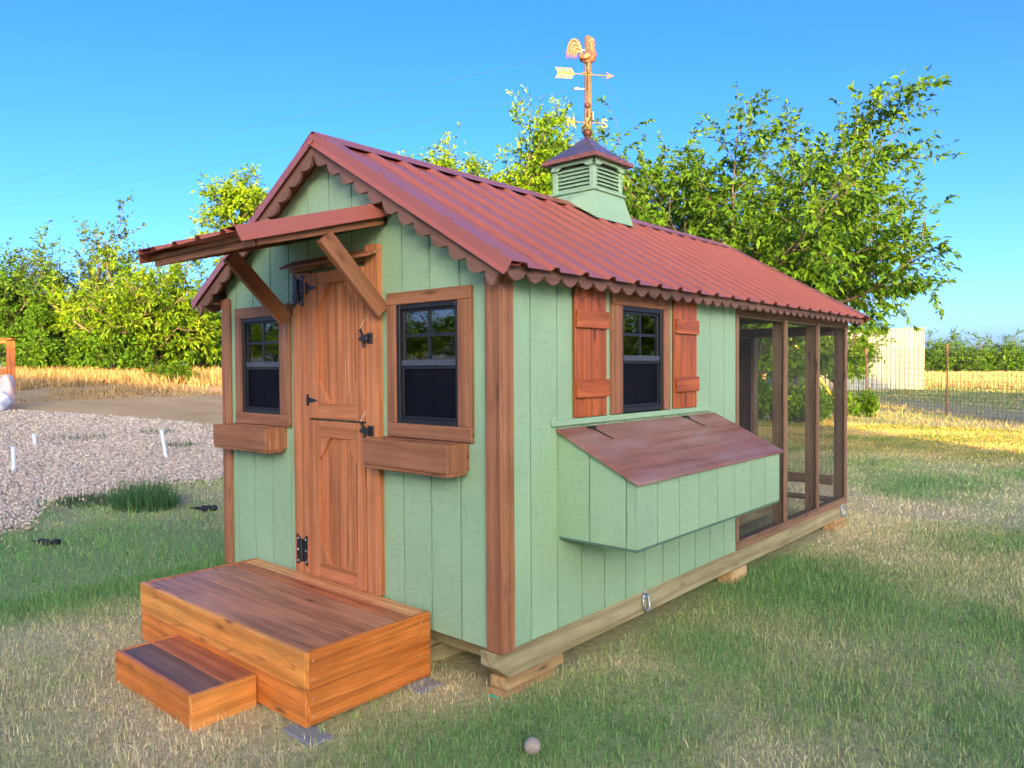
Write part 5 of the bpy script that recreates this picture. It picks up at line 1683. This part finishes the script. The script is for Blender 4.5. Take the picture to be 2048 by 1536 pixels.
# tall dry grass in front of the left tree line, and rough field grass on the right
n = 42000
x = r.uniform(-43, -24, n); y = r.uniform(2, 24, n)
k = (fbm(x*.5, y*.5, 55, 3)+.25*ss(-28, -36, x) > .44); x = x[k]; y = y[k]; n = len(x)
add_blades('dry_grass', 'tall golden dry grass below the left trees', 'stuff', None, blades(n, x, y, r.uniform(.15, .55, n)*ss(-23, -32, x)+.06, np.full(n, .035), np.array((.50, .33, .135))*r.uniform(.6, 1.25, (n, 1)), 8, .8))
n = 46000
x = r.uniform(-19, 4, n); y = r.uniform(17, 52, n)
k = (soil(x, y) < .30+.35*r.random(n)) & (x < 4-.1*(y-17))
x = x[k]; y = y[k]; n = len(x)
dd = np.clip(dryness(x, y)+r.normal(0, .15, n)-.45*ss(26, 30, y), 0, 1)[:, None]
add_blades('fence_grass', 'rough grass along and beyond the wire fence', 'stuff', None, blades(n, x, y, r.uniform(.05, .15, n), .016+.0009*(y-17), (np.array((.13, .21, .07))*(1-dd)+np.array((.52, .40, .15))*dd)*r.uniform(.7, 1.3, (n, 1)), 9, .8))
n = 42000
x = r.uniform(-45, 8, n); y = 52+88*r.random(n)**1.5
k = field(x, y) > .4+.4*r.random(n)
x = x[k]; y = y[k]; n = len(x)
add_blades('field_grass', 'golden dry field grass far beyond the fence', 'stuff', None, blades(n, x, y, r.uniform(.25, .6, n), .06+.0012*(y-50), np.array((.62, .42, .16))*r.uniform(.65, 1.25, (n, 1)), 19, .6))

# ================================================================== UNSEEN BARNS ADDED BEHIND THE PHOTOGRAPHER (shaped so their shade covers the yard)
def shade_barn(pc, half, ridge, eave, s0, s1, label):
    """gabled house; unseen, added to block the sun; p runs across the sunlight, s along it"""
    ep = Vector((-SUN_H.y, SUN_H.x, 0)); es = Vector((-SUN_H.x, -SUN_H.y, 0))
    if ep.y < 0: ep = -ep
    T = Matrix(((ep.x, es.x, 0, 0), (ep.y, es.y, 0, 0), (0, 0, 1, -.25), (0, 0, 0, 1)))
    c = T @ Vector((pc, (s0+s1)/2, 0))
    o = empty('shade_barn', (c.x, c.y, -.25), label, 'shade_barn', 'added shade barns behind the photographer')
    MB(T).prism([(pc-half+.5, 0), (pc+half-.5, 0), (pc+half-.5, eave+.1), (pc, ridge-.2), (pc-half+.5, eave+.1)], s0+.4, s1-.4, 1).build('wall', M_HWALL, o)
    MB(T).prism([(pc-half, eave), (pc, ridge), (pc+half, eave), (pc+half, eave-.18), (pc, ridge-.18), (pc-half, eave-.18)], s0, s1, 1).build('roof', M_HROOF, o)
shade_barn(-16.0, 25.7, 11.45, 8.25, -46, -35, 'long gabled barn added unseen behind the photographer to shade the yard')
shade_barn(25.5, 12.2, 12.85, 7.35, -46, -35, 'second gabled barn added unseen behind the photographer to the right for its shade')
